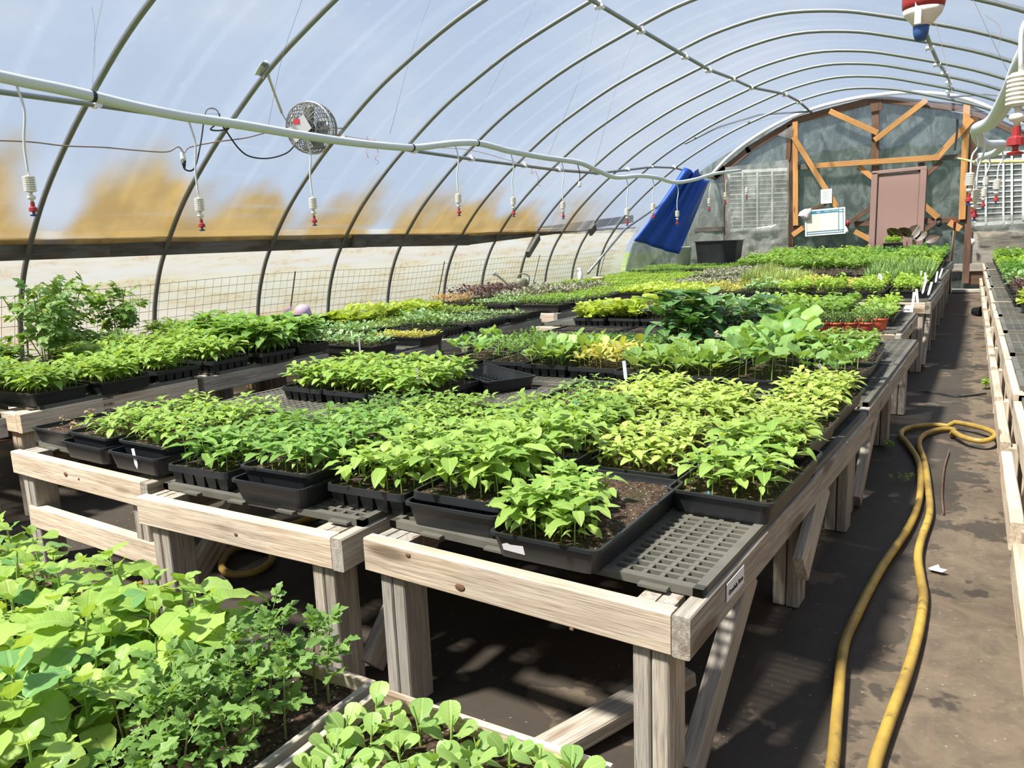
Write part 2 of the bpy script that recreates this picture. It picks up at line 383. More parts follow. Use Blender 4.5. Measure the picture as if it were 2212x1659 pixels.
# film
def filmm(name, kind):
    m, n = newmat(name)
    uv = n.coord('UV'); s = n.sep(uv); ob = n.coord(); so_ = n.sep(ob); z = so_[2]; yy = so_[1]
    cloudy = n.noise(ob, 1.1, 4, .6)
    if kind == 'roof':
        st = n.noise(n.map(uv, (7.0, .35, 1), rot=(0, 0, .10)), 1.6, 3, .55)          # streaks running round the arch
        st2 = n.noise(n.map(uv, (.8, 16, 1), rot=(0, 0, .18)), 1.7, 3, .6)             # fine scratches along the house
        vo = n.a('ShaderNodeTexVoronoi', {'Vector': ob, 'Scale': 5.0}); dr = n.m('SUBTRACT', 1.0, n.ramp(n.m('ADD', vo.outputs['Distance'], n.m('MULTIPLY', cloudy, .2)), .20, .27))
        dr = n.m('MULTIPLY', dr, n.ramp(n.sep(vo.outputs['Color'])[0], .6, .7))
        bay = n.m('FRACT', n.m('DIVIDE', n.m('SUBTRACT', yy, 3.33), 1.14)); fold = n.m('SUBTRACT', 1.0, n.ramp(n.m('ABSOLUTE', n.m('SUBTRACT', bay, .55)), .01, .05))
        fr = n.m('SUBTRACT', 1.0, n.ramp(n.m('MINIMUM', bay, n.m('SUBTRACT', 1.0, bay)), .03, .13))
        milk = n.m('ADD', n.m('MULTIPLY', n.ramp(st, .54, .74), .35), n.m('MULTIPLY', n.m('MULTIPLY', n.ramp(st2, .60, .72), n.ramp(cloudy, .45, .6)), .35))
        milk = n.m('ADD', milk, n.m('MULTIPLY', dr, .22)); milk = n.m('ADD', milk, n.m('MULTIPLY', fold, .28)); milk = n.m('ADD', milk, n.m('MULTIPLY', fr, .25))
        milk = n.m('ADD', milk, .30, clamp=True)
        # algae stain: ochre, low on the side, ragged upper edge bay by bay
        nz = n.noise(n.map(ob, (1, .9, .35), (0, .6, 0)), 1.15, 2, .5); nz2 = n.noise(ob, 3, 3, .5)
        top = n.m('ADD', n.m('ADD', 1.22, n.m('ADD', n.m('MULTIPLY', n.m('SUBTRACT', 1.0, n.ramp(yy, 2.9, 3.7)), .30), n.m('MULTIPLY', n.m('MULTIPLY', n.ramp(yy, 3.7, 4.3), n.m('SUBTRACT', 1.0, n.ramp(yy, 5.0, 6.0))), .22))), n.m('ADD', n.m('MULTIPLY', n.ramp(nz, .22, .62), .62), n.m('MULTIPLY', nz2, .10)))
        stain = n.m('SUBTRACT', 1.0, n.ramp(n.m('SUBTRACT', z, top), -.30, .20))
        stain = n.m('MULTIPLY', stain, n.m('SUBTRACT', 1.0, n.m('MULTIPLY', n.ramp(yy, 12.0, 14.0), .9)))
        band = n.m('MULTIPLY', n.ramp(z, 1.1, 1.28), .18)
        stain = n.m('MULTIPLY', stain, n.m('SUBTRACT', .92, n.m('MULTIPLY', n.ramp(st2, .5, .7), .2)))
        col = n.mix(stain, (.33, .39, .49), n.mix(n.ramp(nz2, .35, .65), (.36, .245, .07), (.27, .175, .045)))
        opac = n.m('ADD', n.m('MULTIPLY', milk, .62), n.m('MULTIPLY', stain, .55), clamp=True)
        tcol = n.mix(stain, (.97, .985, 1), (.72, .48, .17))
    elif kind == 'side':
        t = n.noise(n.map(ob, (1, .7, 5)), 2.0, 5, .65); t2 = n.noise(ob, 14, 4, .7)
        dirt = n.m('MULTIPLY', n.ramp(t, .50, .64), n.ramp(t2, .4, .7))
        col = n.mix(n.ramp(t, .35, .7), (.50, .51, .50), (.49, .46, .37)); col = n.mix(n.m('MULTIPLY', dirt, .6), col, (.35, .22, .14))
        opac = .86; tcol = n.mix(n.ramp(t, .4, .6), (.95, .96, .95), (.92, .82, .62))
    else:
        wr = n.noise(n.map(ob, (2.2, 1, 1.1), rot=(0, .5, 0)), 2.2, 5, .6, 1.2)
        col = n.mix(n.ramp(wr, .40, .68), (.15, .18, .165), (.33, .37, .35)); opac = .86; tcol = (.80, .86, .84)
        if kind == 'clearwhite': col = n.mix(n.ramp(wr, .42, .62), (.48, .48, .44), (.78, .78, .73)); opac = .50
    nb = n.bump(n.noise(n.map(ob, (2, 1.2, 2)), 2.5, 4, .6, .8), .35, .05) if kind in ('end', 'clearwhite') else n.bump(cloudy, .15, .05)
    dif = n.a('ShaderNodeBsdfDiffuse', {'Color': col, 'Normal': nb}); tr = n.a('ShaderNodeBsdfTranslucent', {'Color': col, 'Normal': nb})
    body = n.a('ShaderNodeMixShader', {0: .55, 1: dif, 2: tr})
    gl = n.a('ShaderNodeBsdfGlossy', {'Color': (1, 1, 1), 'Roughness': .18, 'Normal': nb})
    body = n.a('ShaderNodeMixShader', {0: .05, 1: body, 2: gl})
    tp = n.a('ShaderNodeBsdfTransparent', {'Color': tcol})
    n.out(n.a('ShaderNodeMixShader', {0: opac, 1: tp, 2: body})); return m
FILM = filmm('greenhouse_film', 'roof'); FILM_S = filmm('dirty_side_film', 'side'); FILM_E = filmm('wrinkled_end_film', 'end'); FILM_W = filmm('whitish_end_film', 'clearwhite')
def arcfilm(y0, y1, ny, sel, off=.03):
    pts = [p for p in ARC if sel(p)]
    mb = MB(); vs = []; uv = []
    for j in range(ny + 1):
        y = y0 + (y1 - y0) * j / ny; acc = 0
        for i, p in enumerate(pts):
            if i: acc += (p - pts[i - 1]).length
            dr = Vector((p.x - HCX, 0, p.z)).normalized()
            b = ((y - 3.33) / 1.14) % 1.0; sag = -.035 * math.sin(PI * b) + .012 * mn.noise((p.x * 1.5, y * 3, p.z * 1.5))
            q = p + dr * (off + sag * (1 if p.z > 1.4 else .3)); vs.append((q.x, y, q.z)); uv.append((y / 4, acc / 4))
    k = len(pts); fs = [(j * k + i, j * k + i + 1, (j + 1) * k + i + 1, (j + 1) * k + i) for j in range(ny) for i in range(k - 1)]
    return mb.add(vs, fs, uv)
roof = struct('ceiling', arcfilm(YB, YE, 130, lambda p: p.z > 1.28), FILM, True)
struct('wall_left', arcfilm(YB, YE, 60, lambda p: p.x < -3 and p.z < 1.42, .085), FILM_S, True)
wr_ = struct('wall_right', arcfilm(YB, YE, 60, lambda p: p.x > -1 and p.z < 1.42, .085), FILM_S, True)
RIBY = [.95, 2.13, 3.33, 4.54, 5.79, 6.87, 7.99, 9.28, 10.3, 11.5, 12.45, 13.55, 14.75]
hoopme = MB().tube(ARC, .021, 10).mesh('hoop', GALV, True)
clampme = MB()
clampme.box((0, -.012, -.035), (.05, .004, .085)).box((0, .02, -.035), (.03, .004, .06)); clampme.tube([(-.04, 0, -.045), (.04, 0, -.045)], .026, 8)
clampme = clampme.mesh('clamp', GALV_LIGHT)
# purlins follow the bends seen in the pipes
def poly(pts, y):
    for a, b in zip(pts, pts[1:]):
        if a[1] <= y <= b[1]: return Vector(a).lerp(Vector(b), (y - a[1]) / (b[1] - a[1]))
    return Vector(pts[0] if y < pts[0][1] else pts[-1])
pur_l = [(-5.21, YB, 2.26), (-5.21, 3.33, 2.26), (-5.21, 7.99, 2.23), tuple(aty(1207, 361, 10.3)), tuple(aty(1290, 368, 11.5)), tuple(aty(1356, 361, 12.45)), tuple(aty(1407, 355, 13.55)), tuple(aty(1456, 357, 14.75)), tuple(aty(1545, 382, 16.1))]
pur_r = [tuple(aty(1120, -110, 5.79)), tuple(aty(1295, 3, 6.87)), tuple(aty(1385, 58, 7.99)), tuple(aty(1480, 115, 9.28)), tuple(aty(1531, 145, 10.3)), tuple(aty(1583, 165, 11.5)), tuple(aty(1622, 184, 12.45)), tuple(aty(1696, 199, 13.55)), tuple(aty(1727, 216, 14.75)), tuple(aty(1754, 241, 16.1))]
pur_q = [tuple(aty(1996, 60, 9.28)), tuple(aty(2009, 95, 10.3)), tuple(aty(2025, 132, 11.5)), tuple(aty(2040, 152, 12.45)), tuple(aty(2050, 172, 13.55)), tuple(aty(2049, 210, 16.1))]
MB().tube([Vector(p) - Vector((0, 0, .045)) for p in pur_l], .019, 8).obj('purlin', GALV, roof, True)
MB().tube([Vector(p) - Vector((0, 0, .03)) for p in pur_r], .021, 8).obj('purlin', GALV, roof, True)
MB().tube(pur_q, .022, 8).obj('purlin', GALV, roof, True)
# diagonal wind braces near the end wall
MB().tube([aty(1270, 590, 11.0), aty(1350, 495, 12.6), aty(1430, 440, 14.2), aty(1530, 378, 16.0)], .019, 8).obj('wind_brace', GALV, roof, True)
MB().tube([aty(1480, 310, 13.4), aty(1550, 275, 14.0), aty(1640, 248, 15.0), aty(1754, 240, 16.0)], .018, 8).obj('wind_brace', GALV, roof, True)
MB().tube([aty(2049, 210, 16.0), aty(2130, 203, 14.8), aty(2212, 212, 13.6)], .018, 8).obj('wind_brace', GALV, roof, True)
for y in RIBY:
    h = link('hoop', hoopme, roof, Matrix.Translation((0, y, 0)))
    for P in (pur_l, pur_r, pur_q):
        if P[0][1] - .1 <= y <= 15.5:
            q = poly(P, y)
            link('clamp', clampme, h, Matrix.Translation(Vector((q.x, q.y - y, q.z))))
# timber boards along the left side, outside the hoops, top edge stained
for a, b, z0, z1 in ((YB, 4.0, 1.27, 1.27), (4.0, 7.1, 1.27, 1.275), (7.0, 9.5, 1.28, 1.25), (9.4, 12.6, 1.25, 1.40), (12.5, 16.0, 1.40, 1.60)):
    x = -6.345 if a != 7.0 else -6.31
    plank('side_board', (x, a, z0), (x, b, z1), .04, .155, W_DARK, bpy.data.objects['wall_left'])
plank('side_board', (-6.27, 7.0, 1.27), (-6.27, 7.2, 1.27), .04, .15, W_DARK, bpy.data.objects['wall_left'])
plank('board_prop', aty(1140, 550, 9.0), aty(1163, 512, 9.45), .05, .09, W_DARK, bpy.data.objects['wall_left'])
plank('board_prop', aty(1275, 502, 11.6), aty(1285, 490, 11.8), .05, .12, W_DARK, bpy.data.objects['wall_left'])
plank('side_board', (2.36, YB, 1.27), (2.36, YE, 1.3), .04, .15, W_DARK, wr_)
# front wall behind the photographer: film and a frame post
def archwall(y, mat, name):
    mb = MB(); pts = [(p.x, y, p.z) for p in ARC]
    mb.v = pts + [(HCX, y, 0)]; mb.f = [[i, i + 1, len(pts)] for i in range(len(pts) - 1)]
    return struct(name, mb, mat)
archwall(YB, FILM_W, 'wall_front')

# ------------------------------------------------------------------ end wall
E_ = YE
def E3(u, v, dy=0): return aty(u, v, E_ + dy)
wb = struct('wall_back', MB(), FILM_E) if False else None
def sheet(px, mat, dy, name, parent, nx=14, ny=10, amp=.03):
    """a slack plastic sheet given by its four corners, rippled"""
    a, b, c, d = [E3(u, v, dy) for u, v in px]; mb = MB(); vs = []
    sd = rnd.random() * 20
    for j in range(ny + 1):
        for i in range(nx + 1):
            s, t = i / nx, j / ny; p = (a * (1 - s) + b * s) * (1 - t) + (d * (1 - s) + c * s) * t
            p = p + Vector((0, -amp * (1 + mn.noise((s * 5 + sd, t * 4, 0))) * .5 - amp * .5 * abs(mn.noise((s * 14 + t * 6, t * 3, sd))), 0)); vs.append(p)
    fs = [(j * (nx + 1) + i, j * (nx + 1) + i + 1, (j + 1) * (nx + 1) + i + 1, (j + 1) * (nx + 1) + i) for j in range(ny) for i in range(nx)]
    mb.add(vs, fs); o = mb.obj(name, mat, parent, True); return o
# backing film over the whole arch, then the timber in front of it
mb = MB(); pts = [Vector((p.x, E_ + .10, p.z)) for p in ARC]; nrow = 16; vs = []
k = len(pts)
for j in range(nrow + 1):
    t = j / nrow
    for i, p in enumerate(pts):
        q = Vector((HCX + (p.x - HCX) * 1, 0, p.z * t)); zz = p.z * t
        lim = max((abs(a.x - HCX) for a in ARC if a.z >= zz), default=0)
        vs.append((HCX + max(-lim, min(lim, p.x - HCX)), E_ + .10 - .05 * abs(mn.noise((p.x * 1.6 + zz * .7, zz * .9, 3))) - .02 * abs(mn.noise((p.x * 5 - zz * 4, zz * 2, 9))), zz))
mb.add(vs, [(j * k + i, j * k + i + 1, (j + 1) * k + i + 1, (j + 1) * k + i) for j in range(nrow) for i in range(k - 1)])
WB = struct('wall_back', mb, FILM_E, True)
def stick(name, u0, v0, u1, v1, wpx, mat, dy=0.0, th=.04):
    a, b = E3(u0, v0, dy), E3(u1, v1, dy); s = 1660 / (a - O).length * 1.02
    return plank(name, a, b, th, wpx / s, mat, WB, up=(b - a).cross(Vector((0, 1, 0))))
# dark rafters and studs
for a in ((1545, 382, 1620, 322), (1612, 326, 1718, 262), (1712, 262, 1895, 214), (1885, 212, 2092, 235), (2085, 232, 2212, 292), (1540, 385, 1566, 362)):
    stick('rafter', *a, 13, W_BROWN, .02)
stick('stud', 1891, 216, 1891, 372, 13, W_BROWN, .03); stick('stud', 1892, 214, 1893, 240, 20, W_BROWN, .0)
stick('stud', 1708, 270, 1708, 560, 12, W_BROWN, .02); stick('stud', 2107, 238, 2085, 612, 12, W_BROWN, .02)
stick('stud', 1566, 378, 1570, 520, 9, W_BROWN, .0); stick('stud', 1990, 350, 1990, 376, 11, W_DARK, .03)
stick('girt', 1706, 494, 1830, 487, 9, W_BROWN, .04); stick('girt', 1846, 484, 1884, 482, 10, W_BROWN, .04); stick('girt', 1990, 478, 2085, 474, 10, W_BROWN, .04)
stick('girt', 1725, 362, 1765, 358, 10, W_DARK, .04); stick('girt', 2010, 342, 2085, 338, 9, W_DARK, .04)
# fresh orange pine studs and braces
stick('stud', 1718, 263, 1719, 487, 10, W_ORANGE, -.02); stick('stud', 2089, 225, 2078, 474, 11, W_ORANGE, -.02)
for a in ((1764, 358, 2030, 340, 10), (1792, 240, 1896, 287, 10), (1889, 303, 2002, 216, 10), (2022, 342, 2100, 257, 11), (1714, 295, 1808, 448, 10)):
    stick('brace', *a, W_ORANGE, -.06)
for a in ((1854, 360, 1886, 384, 10), (2000, 378, 2034, 348, 9), (1712, 508, 1735, 492, 10), (1994, 442, 2026, 470, 11), (1846, 500, 1884, 520, 10), (1840, 478, 1882, 448, 9), (1745, 455, 1784, 440, 6), (1994, 500, 2024, 478, 8), (2050, 480, 2075, 495, 12)):
    stick('brace', *a, W_ORANGE if a[4] > 9 else W_BROWN, -.01)
stick('brace', 1702, 345, 1706, 280, 9, W_BROWN, .0)
stick('sill', 1556, 590, 2212, 575, 14, W_GRAY, .02); stick('sill_plate', 1560, 548, 1715, 540, 11, W_LIGHT, -.05)
for u, v, a in ((1701, 322, 0), (2119, 248, 1)):
    pass
# rolled film edge tucked round the arch
edge = [E3(u, v, -.05) for u, v in ((1539, 376), (1575, 338), (1625, 300), (1690, 262), (1760, 234), (1830, 216), (1890, 206), (1960, 200), (2040, 204), (2100, 218), (2160, 243), (2212, 270))]
MB().tube(smooth_path(edge, 5), .035, 6).obj('film_edge', WHITE, WB, True)
# lower plywood/brick-like skirting right of the aisle end
for i in range(9):
    v = 508 + i * 12.5; stick('siding_board', 2092, v, 2212, v - 4, 11.5, W_BROWN if i > 5 else W_GRAY, .06)
# white slatted windows either side, clear film in front
def window(name, u0, v0, u1, v1, bars):
    mb = MB()
    a, b, c, d = E3(u0, v0, .06), E3(u1, v0 - 6, .06), E3(u1, v1 - 6, .06), E3(u0, v1, .06)
    pane = MB().add([a, b, c, d], [(0, 1, 2, 3)])
    wo = struct(name, pane, FILM_W)
    def bar(nm, p, q, wd, ht): plank(nm, p, q, wd, ht, WHITE, wo, up=(q - p).cross(Vector((0, 1, 0))))
    for p, q in ((a, b), (b, c), (c, d), (d, a)): bar('window_frame', p, q, .05, .06)
    for u in bars: 
        s = (u - u0) / (u1 - u0); bar('mullion', a.lerp(b, s) + Vector((0, -.03, 0)), d.lerp(c, s) + Vector((0, -.03, 0)), .02, .032)
    for i in range(1, 13):
        s = i / 13; bar('slat', a.lerp(d, s) + Vector((0, -.01, 0)), b.lerp(c, s + .01) + Vector((0, -.01, 0)), .012, .014 if i != 5 else .03)
    return wo
window('window_1', 1574, 372, 1705, 498, (1606, 1638, 1670))
window('window_2', 2104, 335, 2212, 485, (2130, 2168, 2186))
sheet(((1568, 362), (1706, 345), (1704, 560), (1568, 560)), FILM_W, -.03, 'loose_film', WB, 20, 16, .10)
sheet(((1590, 500), (1704, 480), (1704, 558), (1572, 560)), FILM_W, -.10, 'loose_film', WB, 16, 10, .16)
sheet(((1712, 270), (1712, 300), (1708, 300), (1680, 292)), FILM_W, -.05, 'loose_film', WB, 6, 4, .04)
sheet(((2098, 470), (2212, 462), (2212, 500), (2098, 502)), FILM_W, -.06, 'loose_film', WB, 16, 6, .10)
sheet(((1500, 400), (1566, 395), (1562, 560), (1480, 560)), FILM_W, -.02, 'loose_film', WB, 10, 12, .05)
stick('sill_plate', 1500, 497, 1562, 494, 9, W_DARK, -.05)
# door
dr = MB(); p = [E3(1886, 376), E3(1994, 371), E3(1985, 560), E3(1880, 565)]
for q in p: pass
R0, ln0 = frame(E3(1890, 470), E3(1986, 466)); 
bz = .02; tz = (E3(1886, 378)).z
x0, x1 = E3(1893, 470).x, E3(1983, 470).x
dslab = MB().box(((x0 + x1) / 2, E_ + .0, (bz + tz) / 2), (x1 - x0, .045, tz - bz))
do = struct('door_1', dslab, DOOR)
for a, b, nm in ((x0 - .055, x0 - .055, 'jamb'), (x1 + .055, x1 + .055, 'jamb')):
    plank(nm, (a, E_ - .02, 0), (b, E_ - .02, tz + .03), .07, .105, DOOR, do, up=(1, 0, 0))
plank('head_jamb', (x0 - .10, E_ - .02, tz + .035), (x1 + .10, E_ - .02, tz + .06), .07, .06, DOOR, do)
for a in (x0 + .006, x1 - .006): plank('door_gap', (a, E_ - .026, .05), (a, E_ - .026, tz - .02), .006, .014, DOOR_D, do, up=(1, 0, 0))
plank('door_gap', (x0, E_ - .026, tz - .02), (x1, E_ - .026, tz - .02), .006, .014, DOOR_D, do)
MB().tube([(x1 - .05, E_ - .03, .95), (x1 - .05, E_ - .08, .95)], .02, 10).obj('door_handle', GALV, do, True)
# rising ground / plank apron at the foot of the end wall
plank('trim_1', (-.25, E_ - .25, .03), (.6, E_ - .25, .03), .3, .05, W_GRAY)['kind'] = 'structure'
# dark hedge added outside, behind the end wall, so that its film looks dark
def backdrop(name, lab, x0, x1, y0, y1, h, m, cat='backdrop'):
    mb = MB(); nx, nz = 60, 14; vs = []
    for j in range(nz + 1):
        for i in range(nx + 1):
            s, t = i / nx, j / nz; a = PI * t
            x = x0 + (x1 - x0) * s; y = (y0 + y1) / 2 - math.cos(a) * (y1 - y0) / 2; z = math.sin(a) * h * (1 + .10 * mn.noise((x * .6, y * .3, 0))) * max(.25, 1 - (abs(x - HCX) / 5.2) ** 2.6)
            r = .25 * mn.noise((x * 1.7, y * 1.7, z * 1.7)); vs.append((x + r, y + r, max(-.05, z + r)))
    mb.add(vs, [(j * (nx + 1) + i, j * (nx + 1) + i + 1, (j + 1) * (nx + 1) + i + 1, (j + 1) * (nx + 1) + i) for j in range(nz) for i in range(nx)])
    return tag(mb.obj(name, m), lab, cat, kind='stuff')
BACK_GREEN = simple('backdrop_green', (.028, .055, .022), .9, 0, .5, 4, .2, 1.0)
backdrop('backdrop', 'dark green hedge added outside to darken the film of the end wall', -6.6, 2.8, 17.4, 20.0, 2.9, BACK_GREEN)
# wire fence outside the left side film
def fx(z):
    for (z0, d0), (z1, d1) in zip(PROF, PROF[1:]):
        if z <= z1: return HCX - (d0 + (d1 - d0) * (z - z0) / (z1 - z0)) - .048
fb = MB(); xf = -6.60
for i in range(int((15.6 - .4) / .10)):
    y = .4 + i * .10; dz = .02 * math.sin(y * 1.3); fb.tube([(fx(.01), y, .0), (fx(.5), y, .5), (fx(.94 + dz), y, .94 + dz)], .0016, 3, False)
for j in range(12):
    z = .01 + j * .084; fb.tube([(fx(z), y, z + .02 * math.sin(y * 1.3) * z) for y in [.4 + .4 * q for q in range(39)]], .0022, 3, False)
fo = thing('wire_fence', 'rusty square-mesh wire fence along the dirty side film', 'fence', (xf, 8, 0))
WIRE = simple('rusty_wire', (.20, .15, .12), .7, .3)
o = fb.obj('wire_mesh', WIRE, fo, M=Matrix.Translation((-xf, -8, 0))); o['kind'] = 'stuff'
for y in (.5, 3.4, 6.3, 9.2, 12.1, 15.0):
    MB().tube([(fx(.01) - xf, y - 8, 0), (fx(.5) - xf, y - 8, .5), (fx(.96) - xf, y - 8, .96)], .008, 6).obj('fence_post', GALV, fo)
# ------------------------------------------------------------------ leaves and plants
def leaf_mb(shape, n_, hw=None, pet=.15, bend=.5, fold=.25, ser=0, wav=0, seed=0):
    """leaf of length 1 along +X (petiole first), face up; bend = droop in radians, fold = V along the midrib"""
    a, b, w0 = dict(pepper=(.55, .95, .235), ovate=(.5, .62, .30), round=(.5, .38, .40), obov=(.9, .40, .30), lance=(.6, .9, .12), heart=(.30, .62, .42), grass=(.25, .8, .03), leaflet=(.5, .7, .27))[shape]
    w0 = hw or w0; mx = max((t ** a) * ((1 - t) ** b) for t in [i / 40 for i in range(1, 40)])
    r = random.Random(seed); ph = r.random() * 6
    mb = MB(); vs = []; uv = []; fs = []
    def cen(t):
        s = t * (1 - pet) + pet
        ang = bend * s
        return Vector((math.sin(bend * s) / bend if abs(bend) > .01 else s, 0, -(1 - math.cos(ang)) / bend if abs(bend) > .01 else 0))
    for i in range(n_ + 1):
        t = i / n_
        tt = .5 * (1 - math.cos(PI * t)) if n_ > 3 else t
        wd = w0 * (tt ** a) * ((1 - tt) ** b) / mx if 0 < tt < 1 else 0.0
        if ser and 0 < tt < 1: wd *= 1 + ser * (1 if i % 2 else -1)
        c = cen(tt); z = fold * wd + wav * math.sin(tt * 11 + ph) * wd
        z2 = fold * wd + wav * math.cos(tt * 13 + ph) * wd
        if tt in (0.0, 1.0) or wd == 0: vs.append(c); uv.append((tt, .5))
        else: vs += [c + Vector((0, wd, z)), c, c + Vector((0, -wd, z2))]; uv += [(tt, .5 + wd * 1.2), (tt, .5), (tt, .5 - wd * 1.2)]
    idx = 1
    fs += [(0, idx + 1, idx), (0, idx + 2, idx + 1)]
    for i in range(1, n_ - 1):
        p, q = idx + 3 * (i - 1), idx + 3 * i
        fs += [(p, p + 1, q + 1, q), (p + 1, p + 2, q + 2, q + 1)]
    p = idx + 3 * (n_ - 2); e = len(vs) - 1
    fs += [(p, p + 1, e), (p + 1, p + 2, e)]
    mb.add(vs, fs, uv)
    if pet > .03:
        c0 = Vector((0, 0, 0)); c1 = cen(0); wp = .02
        mb.add([c0 + Vector((0, wp, 0)), c0 - Vector((0, wp, 0)), c1 - Vector((0, wp, 0)), c1 + Vector((0, wp, 0)), c0 - Vector((0, 0, wp)), c1 - Vector((0, 0, wp))],
               [(0, 1, 2, 3), (1, 4, 5, 2), (4, 0, 3, 5)], [(.1, .5)] * 6)
    return mb
def tomato_leaf(n_, seed=0, low=False):
    mb = MB(); r = random.Random(seed)
    mb.add([(0, .015, 0), (0, -.015, 0), (.5, -.012, .02), (.5, .012, .02)], [(0, 1, 2, 3)], [(.1, .5)] * 4)
    lf = leaf_mb('leaflet', n_, hw=.30, pet=.1, bend=.5, fold=.3, ser=0 if low else .22, wav=.15, seed=seed)
    for x, s, az in ((.25, .30, 62), (.25, .30, -62), (.48, .42, 50), (.48, .42, -50), (.5, .56, 0)):
        mb.merge(lf, Matrix.Translation((x, 0, .02 * x)) @ Matrix.Rotation(math.radians(az + r.uniform(-8, 8)), 4, 'Z') @ Matrix.Rotation(math.radians(r.uniform(-10, 15)), 4, 'Y') @ Matrix.Scale(s, 4))
    return mb
def lobed(n_, seed=0):
    """broad squash leaf: five shallow lobes round the petiole, dished"""
    mb = MB(); r = random.Random(seed); k = 20; pet = .35
    vs = [(pet + .12, 0, -.02)]; uv = [(.1, .5)]
    for rr in (.5, 1.0):
        for i in range(k):
            a = PI * (2 * i / k) ; lob = 1 + .10 * math.cos(5 * a) - .42 * math.exp(-((abs(a - PI)) / .38) ** 2)
            rad = .36 * lob * rr; z = .05 * rr + .04 * math.sin(a * 3 + seed) * rr - .14 * rr * rr * max(0, math.cos(a))
            x, y = pet + .22 + rad * math.cos(a) * 1.05, rad * math.sin(a) * 1.12
            vs.append((x, y, z)); uv.append((rr * .9, .5 + .5 * rr * math.sin(a * 2.5) * .8))
    fs = [(0, 1 + i, 1 + (i + 1) % k) for i in range(k)] + [(1 + i, 1 + k + i, 1 + k + (i + 1) % k, 1 + (i + 1) % k) for i in range(k)]
    mb.add(vs, fs, uv); mb.tube([(0, 0, 0), (pet * .5, 0, .02), (pet + .12, 0, -.02)], .016, 4)
    return mb
LEAFS = {}
def leafvar(kind, q, v):
    """kind: plant kind; q: quality 2 near, 1 middle, 0 far"""
    key = (kind, q, v)
    if key in LEAFS: return LEAFS[key]
    n_ = {2: 8, 1: 5, 0: 3}[q]; s = v * 17 + 3
    bd = (.35, .75, 1.15)[v % 3]
    if kind in ('pepper', 'pepperY', 'pepperD'): mb = leaf_mb('pepper', n_, bend=bd, fold=.30, wav=.12 if q else 0, seed=s)
    elif kind == 'big': mb = leaf_mb('ovate', 10 if q == 2 else n_, hw=.33, bend=bd * .8, fold=.22, ser=.05, wav=.14, seed=s, pet=.22)
    elif kind == 'oval': mb = leaf_mb('obov', n_, hw=.29, bend=bd * .6, fold=.2, pet=.3, seed=s)
    elif kind == 'tomato': mb = tomato_leaf({2: 8, 1: 4, 0: 2}[q] if q else 2, s, q == 0)
    elif kind == 'squash': mb = lobed(8, s)
    elif kind == 'bean': mb = leaf_mb('heart', max(n_, 5), hw=.36, bend=bd, fold=.2, pet=.2, seed=s)
    elif kind in ('brass', 'mauve'): mb = leaf_mb('obov', n_, hw=.27, bend=bd * .6, fold=.25, pet=.35, seed=s)
    elif kind in ('lime',): mb = leaf_mb('obov', n_, hw=.40, bend=bd, fold=.3, pet=.1, wav=.4, seed=s)
    elif kind in ('grass', 'scal'): mb = leaf_mb('grass', 3, hw=.022, bend=.3, fold=.3, pet=.0)
    elif kind in ('purple', 'orange'): mb = leaf_mb('lance', n_, hw=.2, bend=bd, fold=.3, pet=.15, seed=s)
    elif kind in ('gold',): mb = leaf_mb('obov', n_, hw=.24, bend=bd * .7, fold=.3, pet=.2, wav=.2, seed=s)
    else: mb = leaf_mb('ovate', n_, hw=.30, bend=bd, fold=.25, pet=.15, seed=s)
    LEAFS[key] = mb; return mb
